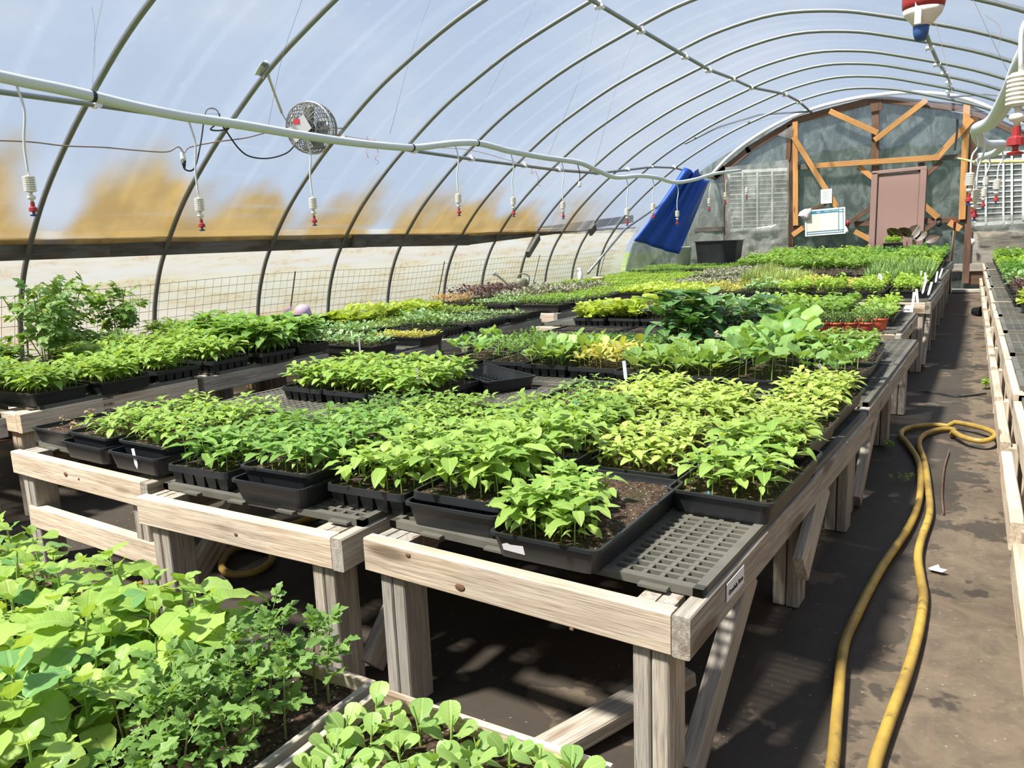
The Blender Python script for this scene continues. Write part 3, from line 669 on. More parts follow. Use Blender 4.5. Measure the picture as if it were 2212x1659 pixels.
def plant_layout(kind, h, r):
    """leaf placements [(variant, position, azimuth, pitch up, length)] and stem points"""
    out = []; lean = Vector((r.uniform(-.12, .12), r.uniform(-.12, .12), 0)) * h
    def P(t): return Vector((lean.x * t * t, lean.y * t * t, h * t))
    a0 = r.random() * 360; k = 0
    def add(t, ln, pitch, az=None, var=None):
        nonlocal k
        az = a0 + 137.5 * k + r.uniform(-15, 15) if az is None else az; k += 1
        out.append((r.randrange(3) if var is None else var, P(t), math.radians(az), math.radians(pitch), ln))
    if kind in ('pepper', 'pepperY', 'pepperD'):
        add(.42, .36 * h, -5); add(.42, .36 * h, -5, a0 + 180)
        for t in (.56, .68, .79, .88, .94): add(t, h * r.uniform(.66, .90) * (1.05 if t < .9 else .85), r.uniform(-12, 32))
        for i in range(3): add(1.0, h * r.uniform(.38, .60), r.uniform(20, 65))
    elif kind == 'big':
        for t in (.35, .5, .62, .74, .84, .92): add(t, h * r.uniform(.42, .62), r.uniform(-5, 40))
        for i in range(2): add(1.0, h * r.uniform(.22, .34), r.uniform(40, 70))
    elif kind == 'oval':
        for i in range(5): add(r.uniform(.1, .5), h * r.uniform(.75, 1.0), r.uniform(25, 65), a0 + 72 * i)
        add(.6, h * .5, 75)
    elif kind == 'tomato':
        for t in (.35, .5, .63, .75, .86, .95): add(t, h * r.uniform(.42, .58), r.uniform(5, 45))
        for i in range(2): add(1.0, h * .34, 60)
    elif kind == 'squash':
        for i in range(4): add(r.uniform(.35, .9), h * r.uniform(.6, .9), r.uniform(5, 60), a0 + 90 * i + r.uniform(-25, 25))
    elif kind == 'bean':
        for t in (.35, .5, .6, .7, .8, .9, .98):
            for i in range(2): add(t, h * r.uniform(.32, .48), r.uniform(-10, 45))
    elif kind in ('brass', 'mauve', 'gold'):
        for i in range(5): add(r.uniform(.25, .6), h * r.uniform(.55, .9), r.uniform(15, 70), a0 + 72 * i)
    elif kind == 'lime':
        for i in range(9): add(r.uniform(.05, .5), h * r.uniform(.7, 1.0), 20 + 60 * r.random())
    elif kind in ('grass', 'scal'):
        for i in range(7): add(0, h * r.uniform(.7, 1.05), r.uniform(68, 89))
    elif kind == 'thyme':
        for i in range(46): add(r.uniform(.2, 1), h * .20, r.uniform(-20, 70))
    elif kind in ('purple', 'orange'):
        for t in (.4, .55, .7, .82, .92, 1): add(t, h * r.uniform(.4, .6), r.uniform(0, 60))
    else:
        for t in (.4, .52, .64, .74, .83, .9, .96, 1.0): add(t, h * r.uniform(.34, .56), r.uniform(-5, 55))
    return out, [P(t / 4) for t in range(5)]
def LM(p, az, pitch, ln):
    return Matrix.Translation(p) @ Matrix.Rotation(az, 4, 'Z') @ Matrix.Rotation(-pitch, 4, 'Y') @ Matrix.Scale(ln, 4)
STEMR = dict(pepper=.0016, pepperY=.0014, pepperD=.0016, big=.0026, tomato=.0022, squash=.003, bean=.003, oval=.002)
def plant_mb(kind, h, seed, q):
    r = random.Random(seed); lay, st = plant_layout(kind, h, r); mb = MB()
    if kind not in ('grass', 'scal', 'lime') : mb.tube(st, [STEMR.get(kind, .0012) * (1.1 - .6 * i / 4) for i in range(5)], 5 if q == 2 else 3, False, mi=1)
    if kind == 'thyme':
        for i in range(7):
            a = i * 2.4; mb.tube([(0, 0, 0), (math.cos(a) * .25 * h, math.sin(a) * .25 * h, h * .5), (math.cos(a) * .42 * h, math.sin(a) * .42 * h, h * .9)], .0008, 3, False, mi=1)
        lay = [(v, p + Vector((r.uniform(-.45, .45) * h, r.uniform(-.45, .45) * h, 0)), a, b, l) for v, p, a, b, l in lay]
    for v, p, az, pi_, ln in lay: mb.merge(leafvar(kind, q, v), LM(p, az, pi_, ln))
    return mb
PM = {}; LMESH = {}; STMESH = {}
def plant_mesh(kind, h, v, q):
    key = (kind, round(h, 3), v, q)
    if key not in PM: PM[key] = plant_mb(kind, h, v * 31 + 5, q).mesh(kind + '_seedling', [L[kind], STEM_D if kind == 'tomato' else STEM], q > 0)
    return PM[key]
def plant_parts(kind, h, v, parent, M):
    """near plant: stem object with every leaf an object under it"""
    key = (kind, round(h, 3), v)
    if key not in STMESH:
        lay, st = plant_layout(kind, h, random.Random(v * 31 + 5))
        m = MB().tube(st, [STEMR.get(kind, .0016) * (1.15 - .6 * i / 4) for i in range(5)], 6, False).mesh('seedling', STEM_D if kind == 'tomato' else STEM, True)
        STMESH[key] = (m, lay)
    m, lay = STMESH[key]; s = link('seedling', m, parent, M)
    for vv, p, az, pi_, ln in lay:
        k2 = (kind, vv)
        if k2 not in LMESH: LMESH[k2] = leafvar(kind, 2, vv).mesh('leaf', L[kind], True)
        link('leaf', LMESH[k2], s, LM(p, az, pi_, ln))
    return s
# ------------------------------------------------------------------ trays
TW, TL = .274, .535
def rrect(w_, l_, r_, k=3):
    o = []
    for cx, cy, a0 in ((w_ / 2 - r_, l_ / 2 - r_, 0), (-w_ / 2 + r_, l_ / 2 - r_, 90), (-w_ / 2 + r_, -l_ / 2 + r_, 180), (w_ / 2 - r_, -l_ / 2 + r_, 270)):
        for i in range(k + 1):
            a = math.radians(a0 + 90 * i / k); o.append((cx + r_ * math.cos(a), cy + r_ * math.sin(a)))
    return o
def shell(mb, rings, close_bottom=True):
    """rings: list of (width, length, z) joined in order"""
    b = [rrect(w_, l_, .02) for w_, l_, z in rings]; k = len(b[0]); vs = []
    for ring, (w_, l_, z) in zip(b, rings): vs += [(x, y, z) for x, y in ring]
    fs = [(i * k + j, i * k + (j + 1) % k, (i + 1) * k + (j + 1) % k, (i + 1) * k + j) for i in range(len(rings) - 1) for j in range(k)]
    if close_bottom: fs.append(tuple(range(k - 1, -1, -1))); fs.append(tuple(range((len(rings) - 1) * k, len(rings) * k)))
    mb.add(vs, fs)
def tray_mesh(kind, w_=TW, l_=TL):
    mb = MB(); H = .062
    if kind == 'cell':
        # rim skirt, then the row of tapered cells hanging below it
        shell(mb, [(w_ - .004, l_ - .004, H - .020), (w_ + .002, l_ + .002, H - .020), (w_, l_, H), (w_ - .012, l_ - .012, H), (w_ - .014, l_ - .014, H - .012), (w_ - .014, l_ - .014, H - .014)])
        nx, ny = 5, 10; cx, cy = (w_ - .016) / nx, (l_ - .016) / ny
        for i in range(nx):
            for j in range(ny):
                if i in (0, nx - 1) or j in (0, ny - 1):
                    mb.box((-w_ / 2 + .008 + cx * (i + .5), -l_ / 2 + .008 + cy * (j + .5), (H - .018) / 2), (cx * .90, cy * .90, H - .018), taper=.72)
        for i in range(1, nx): mb.box((-w_ / 2 + .008 + cx * i, 0, H - .011), (.003, l_ - .02, .004))
        for j in range(1, ny): mb.box((0, -l_ / 2 + .008 + cy * j, H - .011), (w_ - .02, .003, .004))
        mb.box((0, 0, .02), (w_ - .10, l_ - .10, .03))
    else:
        shell(mb, [(w_ - .03, l_ - .03, .001), (w_ - .008, l_ - .008, H - .008), (w_ + .004, l_ + .004, H - .008), (w_ + .004, l_ + .004, H), (w_ - .010, l_ - .010, H), (w_ - .012, l_ - .012, H - .010), (w_ - .034, l_ - .034, .004)])
        if kind == 'empty':
            for i in range(1, 6): mb.box((-w_ / 2 + w_ / 6 * i, 0, .008), (.004, l_ - .05, .005))
            for i in range(1, 12): mb.box((0, -l_ / 2 + l_ / 12 * i, .008), (w_ - .05, .004, .005))
    return mb.mesh('tray_' + kind, BLACK_PL)
def soil_mesh(w_, l_, z):
    nx, ny = 10, 20; vs = []
    for j in range(ny + 1):
        for i in range(nx + 1):
            x, y = (i / nx - .5) * (w_ - .024), (j / ny - .5) * (l_ - .024)
            vs.append((x, y, z + .005 * mn.noise((x * 30, y * 30, 1)) + .003 * mn.noise((x * 90, y * 90, 4))))
    return MB().add(vs, [(j * (nx + 1) + i, j * (nx + 1) + i + 1, (j + 1) * (nx + 1) + i + 1, (j + 1) * (nx + 1) + i) for j in range(ny) for i in range(nx)]).mesh('soil', SOIL)
TM = {k: tray_mesh(k) for k in ('flat', 'cell', 'empty')}
SM = {'flat': soil_mesh(TW, TL, .047), 'cell': soil_mesh(TW, TL, .0515)}
FOL = {}
def foliage_mesh(kind, h, nx, ny, v, q=0):
    key = (kind, round(h, 3), nx, ny, v)
    if key not in FOL:
        r = random.Random(v * 7 + nx); mb = MB(); var = [plant_mb(kind, h * s, sd, q) for sd, s in ((1, 1), (2, .88), (3, 1.08), (4, .95))]
        for i in range(nx):
            for j in range(ny):
                p = ((i + .5) / nx - .5) * (TW - .03) + r.uniform(-.004, .004), ((j + .5) / ny - .5) * (TL - .03) + r.uniform(-.004, .004)
                mb.merge(var[r.randrange(4)], Matrix.Translation((*p, 0)) @ Matrix.Rotation(r.random() * 6.28, 4, 'Z') @ Matrix.Scale(r.uniform(.8, 1.15), 4))
        FOL[key] = mb.mesh('foliage', [L[kind], STEM], q > 0)
    return FOL[key]
COUNT = [0]
def tray(x, y, z, rz, tk, kind, h, nx, ny, q, label, group=None, fill=None, cat='plant tray', stack=False):
    """seedling tray: its shell, soil and plants. q 3 leaf objects, 2/1 seedling objects, 0 joined foliage"""
    t = thing('seedling_tray' if kind else 'plant_tray', label, cat, (x, y, z), math.radians(rz), group)
    link('tray_shell', TM[tk], t)
    if tk != 'empty': link('soil', SM[tk], t)
    r = random.Random(COUNT[0] * 13 + 1); COUNT[0] += 1
    z0 = {'flat': .045, 'cell': .050, 'empty': .01}[tk]
    if kind:
        if q == 0:
            f = link('foliage', foliage_mesh(kind, h, nx, ny, COUNT[0] % 2), t, Matrix.Translation((0, 0, z0)) @ Matrix.Rotation(PI * (COUNT[0] // 2 % 2), 4, 'Z') @ Matrix.Diagonal((1, 1, r.uniform(.8, 1.3), 1))); f['kind'] = 'stuff'
        else:
            for i in range(nx):
                for j in range(ny):
                    s, u = (i + .5) / nx, (j + .5) / ny
                    if fill and not fill(s, u): continue
                    if r.random() < .04: continue
                    M = Matrix.Translation(((s - .5) * (TW - .035) + r.uniform(-.006, .006), (u - .5) * (TL - .035) + r.uniform(-.006, .006), z0)) @ Matrix.Rotation(r.random() * 6.28, 4, 'Z') @ Matrix.Scale(r.uniform(.78, 1.15), 4)
                    if q == 3: plant_parts(kind, h, r.randrange(6), t, M)
                    else: link('seedling', plant_mesh(kind, h, r.randrange(6), q), t, M)
    return t
def marker(x, y, z, mat, label, hgt=.07, wd=.012, tilt=(0, 0), rz=0, txt=None, group=None):
    o = MB().box((0, 0, hgt / 2), (wd, .0012, hgt)).add([(-wd / 2, -.0006, 0), (wd / 2, -.0006, 0), (0, 0, -.015), (-wd / 2, .0006, 0), (wd / 2, .0006, 0)], [(0, 2, 1), (3, 4, 2), (0, 3, 2), (1, 2, 4)]).obj('plant_marker', mat)
    o.location = (x, y, z); o.rotation_euler = (tilt[0], tilt[1], rz); tag(o, label, 'plant label', group)
    if txt: text('marker_writing', txt, .009, INK, o, Matrix.Translation((0, -.001, hgt * .55)) @ Matrix.Rotation(PI / 2, 4, 'X') @ Matrix.Rotation(PI / 2, 4, 'Z'))
    return o
# ------------------------------------------------------------------ benches
GM = {}
def grid_mesh(w_, l_):
    key = (round(w_, 3), round(l_, 3))
    if key in GM: return GM[key]
    mb = MB(); t = .013; e = .022
    for sx in (-1, 1): mb.box((sx * (w_ - e) / 2, 0, 0), (e, l_, t + .006))
    for sy in (-1, 1): mb.box((0, sy * (l_ - e) / 2, 0), (w_, e, t + .006))
    nx = max(2, round((w_ - 2 * e) / .0405)); ny = max(2, round((l_ - 2 * e) / .031))
    for i in range(1, nx): mb.box((-w_ / 2 + e + (w_ - 2 * e) * i / nx, 0, -.0005), (.011 if i % 5 else .020, l_ - e, t - .001))
    for j in range(1, ny): mb.box((0, -l_ / 2 + e + (l_ - 2 * e) * j / ny, 0), (w_ - e, .010 if j % 6 else .018, t))
    k = int(w_ / .10)
    for i in range(k):
        if i % 2: mb.box((-w_ / 2 + .1 * (i + .5), -l_ / 2 - .008, -.002), (.065, .020, .006))
    GM[key] = mb.mesh('bench_top_panel', GRID_PL); return GM[key]
def bench(label, x, y, rz, w_, l_, zt, mat=W_LIGHT, side=W_GRAY, panels=(1, 2), legs=True, brace='r', low=False, group=None, pan=True, sub='plant_bench'):
    """timber bench: four 2x4 rails on edge, doubled 2x4 legs, diagonal braces, plastic grid panels on top"""
    t = thing(sub, label, 'bench', (x, y, 0), math.radians(rz), group)
    h = .089; zc = zt - h / 2; th = .038
    plank('rail', (0, th / 2, zc), (w_ - (th if side else 0) - .002, th / 2, zc), th, h, mat, t)
    plank('rail', (0, l_ - th / 2, zc), (w_ - th - .002, l_ - th / 2, zc), th, h, side, t)
    plank('rail', (w_ - th / 2, 0, zc), (w_ - th / 2, l_, zc), th, h, side, t)
    plank('rail', (th / 2 + .01, th + .002, zc - .004), (th / 2 + .01, l_ - th - .002, zc - .004), th, h, side, t)
    plank('joist', (th + .01, l_ / 2, zc - .006), (w_ - th - .004, l_ / 2, zc - .006), th, h, W_LIGHT, t)
    if legs:
        for lx in (.075, w_ - .09):
            for ly in (.06, l_ * (.62 if l_ > 1.4 else 1) - .10 + (.0 if l_ < 1.4 else .0), l_ - .10)[:3 if l_ > 1.7 else 2]:
                plank('leg', (lx - .021, ly, .0), (lx - .021, ly, zt - .004 if ly < .1 else zt - .09), .089, .038, side, t, up=(1, 0, 0))
                plank('leg', (lx + .021, ly, .0), (lx + .021, ly, zt - .004 if ly < .1 else zt - .09), .089, .038, side, t, up=(1, 0, 0))
    if 'r' in brace:
        plank('brace', (w_ - .03, .45, zt - .09), (w_ - .045, .12, .03), .038, .089, side, t, up=(0, 1, 0))
    if 'm' in brace:
        plank('brace', (w_ - .03, l_ * .62 + .05, zt - .09), (w_ - .01, l_ * .62 - .3, .20), .03, .089, side, t, up=(0, 1, 0))
    if low: plank('stretcher', (w_ - .04, .08, zt * .42), (w_ - .04, l_ - .1, zt * .42), th, h, side, t)
    if pan:
        a, b = panels; pw = (w_ - .01) / a; pl = (l_ - .10) / b
        for i in range(a):
            for j in range(b):
                link('bench_top_panel', grid_mesh(pw - .006, pl - .006), t, Matrix.Translation((.004 + pw * (i + .5), .09 + pl * (j + .5), zt + .009)))
    return t
# ------------------------------------------------------------------ benches in place
bench('front right bench of weathered timber by the aisle, name card on its side rail', -1.29, 1.392, -3.6, .87, 1.93, .45, brace='rm')
bench('front middle timber bench between the two other front benches', -2.17, 1.352, 0.3, .84, 1.93, .45)
bench('front left timber bench with a dark knot in its front rail', -3.19, 1.50, -3.0, .93, 1.85, .45, side=W_GRAY)
bench('second bench of the right row, its plastic grid bare along the aisle', -1.22, 3.34, -1.8, .90, 2.20, .45, brace='r')
bench('second bench of the middle row, a bare grid at its near end', -2.14, 3.32, -1, .89, 2.20, .45, brace='')
bench('second bench of the left block row, beside the narrow left path', -2.82, 3.36, -1, .66, 2.20, .45, brace='')
bench('bench under the small terracotta pots', -1.26, 5.62, -1, .90, 1.40, .48, brace='', side=W_GRAY)
bench('bench behind the red-tagged soil trays, left of the terracotta pots', -2.18, 5.62, -1, .89, 1.40, .48, brace='')
bench('bench at the left end of the terracotta pot row', -3.10, 5.62, -1, .89, 1.40, .48, brace='')
bench('bench by the aisle whose end rail carries a white name card', -1.18, 7.06, -.8, .93, 2.25, .57, brace='r')
for lab, x, y, z in (('bench left of the one with the white name card on its end rail', -2.12, 7.06, .57), ('third bench from the aisle behind the terracotta pots', -3.04, 7.06, .57),
                     ('aisle-side bench halfway down, under trays with upright white markers', -1.14, 9.35, .60), ('middle bench halfway down the house', -2.08, 9.35, .60), ('left bench of the block halfway down the house', -3.02, 9.35, .60),
                     ('bench under the clump of chives by the aisle', -1.14, 11.6, .62), ('middle bench under the pale scallions', -2.08, 11.6, .62), ('left bench facing the blue tarp across the path', -3.02, 11.6, .62),
                     ('last bench on the aisle, in front of the brown door', -1.22, 13.85, .64), ('last bench below the wall calendar', -2.16, 13.85, .64), ('last bench left of the calendar, near the covered window', -3.10, 13.85, .64)):
    bench(lab, x, y, -.8, .90, 2.2 if y < 13 else 1.7, z, brace='')
plank('stretcher', (.06, .03, .19), (.93, .03, .19), .038, .089, W_LIGHT, [c for c in bpy.data.objects if c.get('label', '').startswith('front left timber bench')][0])
def knot(label, px, plane_y, rad):
    b = [c for c in bpy.data.objects if c.get('label', '').startswith(label)][0]; bpy.context.view_layer.update()
    p = b.matrix_world.inverted() @ aty(px[0], px[1], plane_y); p.y = -.0006
    MB().lathe([(rad, 0), (rad * .8, .0012), (.0005, .0016)], 14, R=Matrix.Rotation(PI / 2, 3, 'X') @ Matrix.Scale(1.5, 3, (1, 0, 0))).obj('knot', KNOT, b, True, Matrix.Translation(p))
KNOT = simple('knot_wood', (.17, .09, .05), .7, 0, .5, 160)
knot('front left timber bench', (155, 1021), 1.50, .009); knot('front left timber bench', (186, 1030), 1.50, .004); knot('front right bench', (998, 1266), 1.38, .010); knot('front right bench', (880, 1200), 1.38, .006); knot('front right bench', (1243, 1352), 1.37, .004); knot('front middle timber bench', (508, 1155), 1.352, .005)
# left row
DB = [(-.4, 2.12, .50), (1.78, .94, .50), (2.76, .98, .50), (3.91, .80, .44), (4.75, 1.62, .465), (6.70, 2.72, .48), (9.52, 2.98, .50), (12.57, 2.1, .55)]
DL = ['left row bench at the photo edge, under the tall tomatoes', 'left row bench with faint mill stamps on its rail', 'left row bench under the tall dark pepper trays', 'left row bench under the grey-green and yellow seedlings',
      'left row bench under the brown-rimmed brassica tray', 'left row bench with a small white card, behind the purple seedlings', 'left row bench with a pale block on its corner', 'far left row bench in front of the black tub']
DX = [-3.65] * 3 + [-3.45] * 5
for (y, l, z), lb, dx in zip(DB, DL, DX):
    bench(lb, dx - 1.02, y, 0, 1.02, l, z, brace='', mat=W_LIGHT, side=W_LIGHT if y < 2.6 else W_GRAY)
    bench(lb.replace('left row bench', 'wall-side bench behind the left row bench').replace('far wall', 'wall') if False else 'wall-side bench behind the ' + lb.split(' under')[0].split(' with')[0].split(' at')[0].split(' in front')[0] + ' ' + ('at the photo edge', 'with the mill stamps', 'under the dark peppers', 'of grey-green seedlings', 'with the brown-rimmed tray', 'behind the purple seedlings', 'with the pale block', 'near the black tub')[DL.index(lb)], dx - 2.06, y, 0, 1.02, l, z, brace='', side=W_GRAY)
# right row
RB = [(1.6, .95, .46), (2.62, .95, .48), (3.60, .95, .50), (4.58, .95, .50), (5.58, .95, .50), (6.6, 1.2, .50), (7.9, 1.5, .51), (9.5, 1.6, .52), (11.2, 1.6, .53), (12.9, 1.9, .55)]
RL = ['right row bench nearest the photographer', 'second bench of the right row, low stretcher toward the aisle', 'third bench of the right row', 'right row bench with a white card on its end', 'right row bench with a wooden handle lying on its grid',
      'right row bench under the lime lettuce', 'right row bench under the dark red lettuce', 'right row bench under the grey-green kale', 'right row bench with many white markers', 'last bench of the right row by the siding']
for (y, l, z), lb in zip(RB, RL):
    bench(lb, .20, y, 0, 1.0, l, z, mat=W_LIGHT, side=W_LIGHT, brace='', low=False)
    o = [c for c in bpy.data.objects if c.get('label') == lb][0]
    plank('stretcher', (-.03, .03, z * .50), (-.03, l - .05, z * .50), .038, .089, W_LIGHT, o); plank('leg', (-.0, .05, 0), (-.0, .05, z * .55), .038, .089, W_LIGHT, o, up=(0, 1, 0)); plank('rail', (.0, 0, z - .045), (.0, l, z - .045), .038, .089, W_LIGHT, o)
# ------------------------------------------------------------------ trays, front block
ZA = .468
tray(-3.02, 1.84, ZA, -4, 'flat', 'dry', .05, 2, 4, 1, 'black tray of soil with a few dry sprigs, leftmost on the front benches', None, lambda s, u: u < .6)
def under(x, y, z, rz, lab): 
    t = thing('plant_tray', lab, 'plant tray', (x, y, z), math.radians(rz)); link('tray_shell', TM['flat'], t, Matrix.Scale(1.03, 4)); return t
under(-2.66, 1.76, ZA, -3, 'empty black tray under the leftmost pepper tray'); under(-2.35, 1.745, ZA, -2, 'empty black tray under the pepper tray with the white marker')
under(-1.68, 1.70, ZA, 1, 'empty black tray under the fifth pepper tray of the front edge')
tray(-2.66, 1.78, ZA + .03, -4, 'flat', 'pepper', .066, 5, 8, 1, 'leftmost pepper tray on the front benches, half empty at its near corner', None, lambda s, u: u + s > .35)
tray(-2.345, 1.775, ZA + .032, -2, 'flat', 'pepper', .072, 5, 8, 1, 'stacked pepper tray with a white marker at its near edge', None)
tray(-2.015, 1.72, ZA, 1, 'cell', 'pepperD', .088, 5, 8, 3, 'deep-cell tray of broad pepper seedlings over the joint of the left benches', None)
tray(-1.68, 1.725, ZA + .034, 1, 'flat', 'pepperD', .078, 5, 8, 3, 'stacked tray of dark green peppers on the front edge of the middle bench', None)
tray(-1.39, 1.775, ZA, 1, 'cell', 'pepper', .090, 5, 8, 3, 'deep-cell pepper tray with a mauve marker, over the middle bench corner', None)
under(-1.075, 1.745, ZA, 0, 'smooth black outer tray at the left end of the front right bench')
tray(-1.075, 1.765, ZA + .022, 0, 'cell', 'pepper', .112, 5, 8, 3, 'tray of the tallest peppers, left of the half-bare tray', None)
tray(-.765, 1.655, ZA, -1.5, 'flat', 'pepper', .084, 7, 11, 3, 'front tray with a torn white sticker, peppers in its near left half, bare soil beyond', None, lambda s, u: (u < .62 and s < .82) and (u < .34 or s < .62))
tray(-.495, 2.10, ZA, -3.5, 'flat', 'pepper', .092, 4, 7, 3, 'pepper tray standing alone on the grid by the right edge of the front bench', None, lambda s, u: s < .9)
P2 = [(-.80, 2.22, 'pepperY', .075, 'tray of yellowish short peppers behind the half-bare tray'), (-1.10, 2.33, 'pepper', .085, 'second-row pepper tray behind the tallest peppers'),
      (-1.40, 2.33, 'pepper', .068, 'second-row pepper tray behind the mauve marker'), (-1.70, 2.29, 'pepper', .068, 'second-row pepper tray on the middle bench'),
      (-1.99, 2.28, 'pepperD', .06, 'second-row tray of small dark peppers at the edge of the bare grid')]
for x, y, k, h, lb in P2: tray(x, y, ZA, rnd.uniform(-2, 2), 'flat' if rnd.random() < .5 else 'cell', k, h, 5, 9, 1, lb)
P3 = [(-.50, 2.48, 'pepperY', .07, 'pepper tray with a bent rim behind the lone front tray'), (-.80, 2.79, 'pepperY', .075, 'third-row tray of yellow-green peppers near the aisle'), (-1.09, 2.90, 'pepperY', .075, 'third-row yellow-green pepper tray over the right bench'),
      (-1.39, 2.92, 'pepperD', .05, 'sparse tray of tiny peppers with a blue marker'), (-.48, 3.04, 'pepperY', .075, 'grey-rimmed pepper tray over the joint of the aisle benches')]
for x, y, k, h, lb in P3: tray(x, y, ZA + (.02 if x > -.6 else 0), -3 if x > -.6 else rnd.uniform(-2, 2), 'flat', k, h, 5 if h > .06 else 4, 9 if h > .06 else 5, 1, lb)
for x, y, lb in ((-2.72, 2.86, 'left of the three deep pepper trays behind the bare grid'), (-2.44, 2.85, 'middle of the three deep pepper trays behind the bare grid'), (-2.15, 2.83, 'right of the three deep pepper trays, with a tall mauve marker')):
    tray(x, y, ZA, -2, 'cell', 'pepper', .10, 5, 9, 1, lb)
# ------------------------------------------------------------------ second block
B = [(-.52, 3.72, 'flat', 'squash', .11, 3, 4, 1, 'bent grey-rimmed tray of young squash with a written marker, by the bare aisle grid', 0), (-.50, 4.28, 'flat', 'fine', .06, 4, 8, 1, 'tray of thin seedlings with open soil on the aisle grid', 0),
     (-.66, 4.72, 'cell', 'pepper', .075, 5, 8, 1, 'small pepper tray in front of the terracotta pots, toward the aisle', 90), (-1.22, 4.74, 'flat', 'bean', .25, 3, 4, 1, 'dark bean plants left of the small peppers', 90),
     (-.81, 3.72, 'flat', 'squash', .15, 3, 4, 1, 'tray of broad-leaved squash behind the yellow peppers', 0), (-.82, 4.28, 'flat', 'squash', .17, 3, 4, 1, 'tallest tray of pale squash leaves before the pots', 0),
     (-1.10, 3.74, 'cell', 'oval', .11, 4, 7, 1, 'tray of oval leaves with a silvery marker', 0), (-1.36, 3.76, 'cell', 'oval', .10, 4, 7, 1, 'second tray of oval leaves, left of the silvery marker', 0),
     (-1.10, 4.30, 'flat', 'squash', .11, 3, 4, 1, 'squash tray beside the big bean plants', 0), (-1.38, 4.34, 'flat', 'bean', .31, 3, 4, 1, 'tray of big dark bean plants in front of the soil trays', 0),
     (-1.64, 3.80, 'cell', 'gold', .10, 4, 7, 1, 'tray of yellow-green chard in front of the dark greens', 0), (-1.92, 3.82, 'cell', 'oval', .12, 4, 7, 1, 'tray of round nasturtium-like leaves', 0),
     (-2.20, 3.86, 'cell', 'tomato', .11, 4, 6, 1, 'tray of feathery marigold-like seedlings', 0), (-2.49, 3.84, 'flat', 'squash', .10, 3, 4, 1, 'tray of young cucumbers at the left path behind the black empty tray', 0),
     (-1.66, 4.36, 'cell', 'dark', .065, 5, 9, 1, 'tray of dark oval greens behind the yellow chard', 0), (-1.94, 4.38, 'cell', 'dark', .06, 5, 9, 1, 'second tray of dark greens before the soil trays', 0), (-2.22, 4.42, 'cell', 'fineB', .05, 5, 9, 1, 'tray of fine bright greens behind the round leaves', 0),
     (-2.50, 4.42, 'cell', 'brass', .045, 5, 9, 1, 'tray of low pale greens behind the marigold-like seedlings', 0)]
for x, y, tk, k, h, nx, ny, q, lb, rr in B: tray(x, y, ZA + (.01 if x > -.6 else 0), -6 if (x, y) == (-.52, 3.72) else rr + rnd.uniform(-1.5, 1.5), tk, k, h, nx, ny, q, lb)
tray(-2.10, 3.27, ZA, 60, 'empty', None, 0, 0, 0, 0, 'empty open black tray beside the bare middle grid')
for i, (x, y) in enumerate(((-1.84, 4.95), (-2.40, 4.92), (-1.84, 5.24), (-2.40, 5.21))):
    tray(x, y, ZA, 90, 'cell', None, 0, 0, 0, 0, 'cell tray of bare speckled soil, ' + ('nearer the beans, front', 'nearer the left path, front', 'nearer the beans, back', 'nearer the left path, back')[i], 'bare soil trays')
for x, y, k, h, lb in ((-2.60, 5.85, 'lime', .10, 'tray of curly lime-green plants by the left path'), (-2.31, 5.88, 'lime', .125, 'taller lime-green basil behind the soil trays'), (-2.03, 5.86, 'mauve', .12, 'grey-mauve kale seedlings in front of the lime basil'), (-1.75, 5.86, 'mauve', .12, 'grey-mauve kale seedlings behind the red tag')):
    tray(x, y, ZA + .03, 0, 'cell', k, h, 4, 7, 1, lb)
# ------------------------------------------------------------------ far block: species patches, tray by tray
def patch(u, v, z, kind, h, lab, nx=4, ny=9): p = at(u, v, z); return (p.x, p.y, kind, h * (1.3 if kind in ('fine', 'fineB', 'dark') and u > 1540 else 1), lab, nx, ny)
PC = [patch(1790, 518, .86, 'dark', .19, 'bushy dark mint-like herb below the wall calendar', 5, 9), patch(1690, 552, .74, 'dark', .09, 'leafy dark green seedlings near the covered window'),
      patch(1900, 540, .76, 'fineB', .10, 'bright green seedlings in front of the brown door'), patch(2010, 545, .76, 'dark', .09, 'dark seedlings at the far aisle corner'), patch(1840, 568, .73, 'fine', .10, 'mixed green seedlings amid the far block'),
      patch(1975, 578, .78, 'grass', .20, 'upright clump of chives by the aisle', 9, 16), patch(2035, 580, .73, 'fineB', .08, 'light green seedlings beside the chives'), patch(1690, 588, .75, 'scal', .16, 'pale upright scallions', 9, 16),
      patch(1790, 595, .68, 'purple', .04, 'low dark purple seedlings'), patch(1790, 606, .69, 'gold', .07, 'golden chard seedlings in the far block'), patch(1600, 596, .70, 'mauve', .06, 'mauve seedlings by the far left path'),
      patch(1590, 612, .69, 'gold', .06, 'golden seedlings by the left path'), patch(1510, 628, .66, 'lime', .06, 'yellow-green lettuce seedlings at the path', 6, 12), patch(1640, 630, .68, 'brass', .10, 'blue-green cucumber leaves in the middle block', 5, 9),
      patch(1480, 652, .60, 'brass', .06, 'small round-leaved green seedlings by the left path', 6, 12), patch(1760, 622, .69, 'fineB', .08, 'fine bright seedlings behind the parsley'), patch(1930, 617, .69, 'fineB', .07, 'low bright seedlings with white markers'),
      patch(1820, 640, .68, 'fine', .09, 'fine green herb seedlings in the middle'), patch(1930, 645, .69, 'dark', .12, 'dark leafy celery above the name card', 6, 12), patch(1680, 668, .62, 'fine', .08, 'grey-green parsley behind the beans'),
      patch(1790, 672, .64, 'fineB', .09, 'bright parsley behind the terracotta pots'), patch(1860, 668, .62, 'oval', .07, 'pale oval seedlings behind the right pots', 6, 12), patch(1640, 560, .72, 'fine', .10, 'low green seedlings at the far left path')]
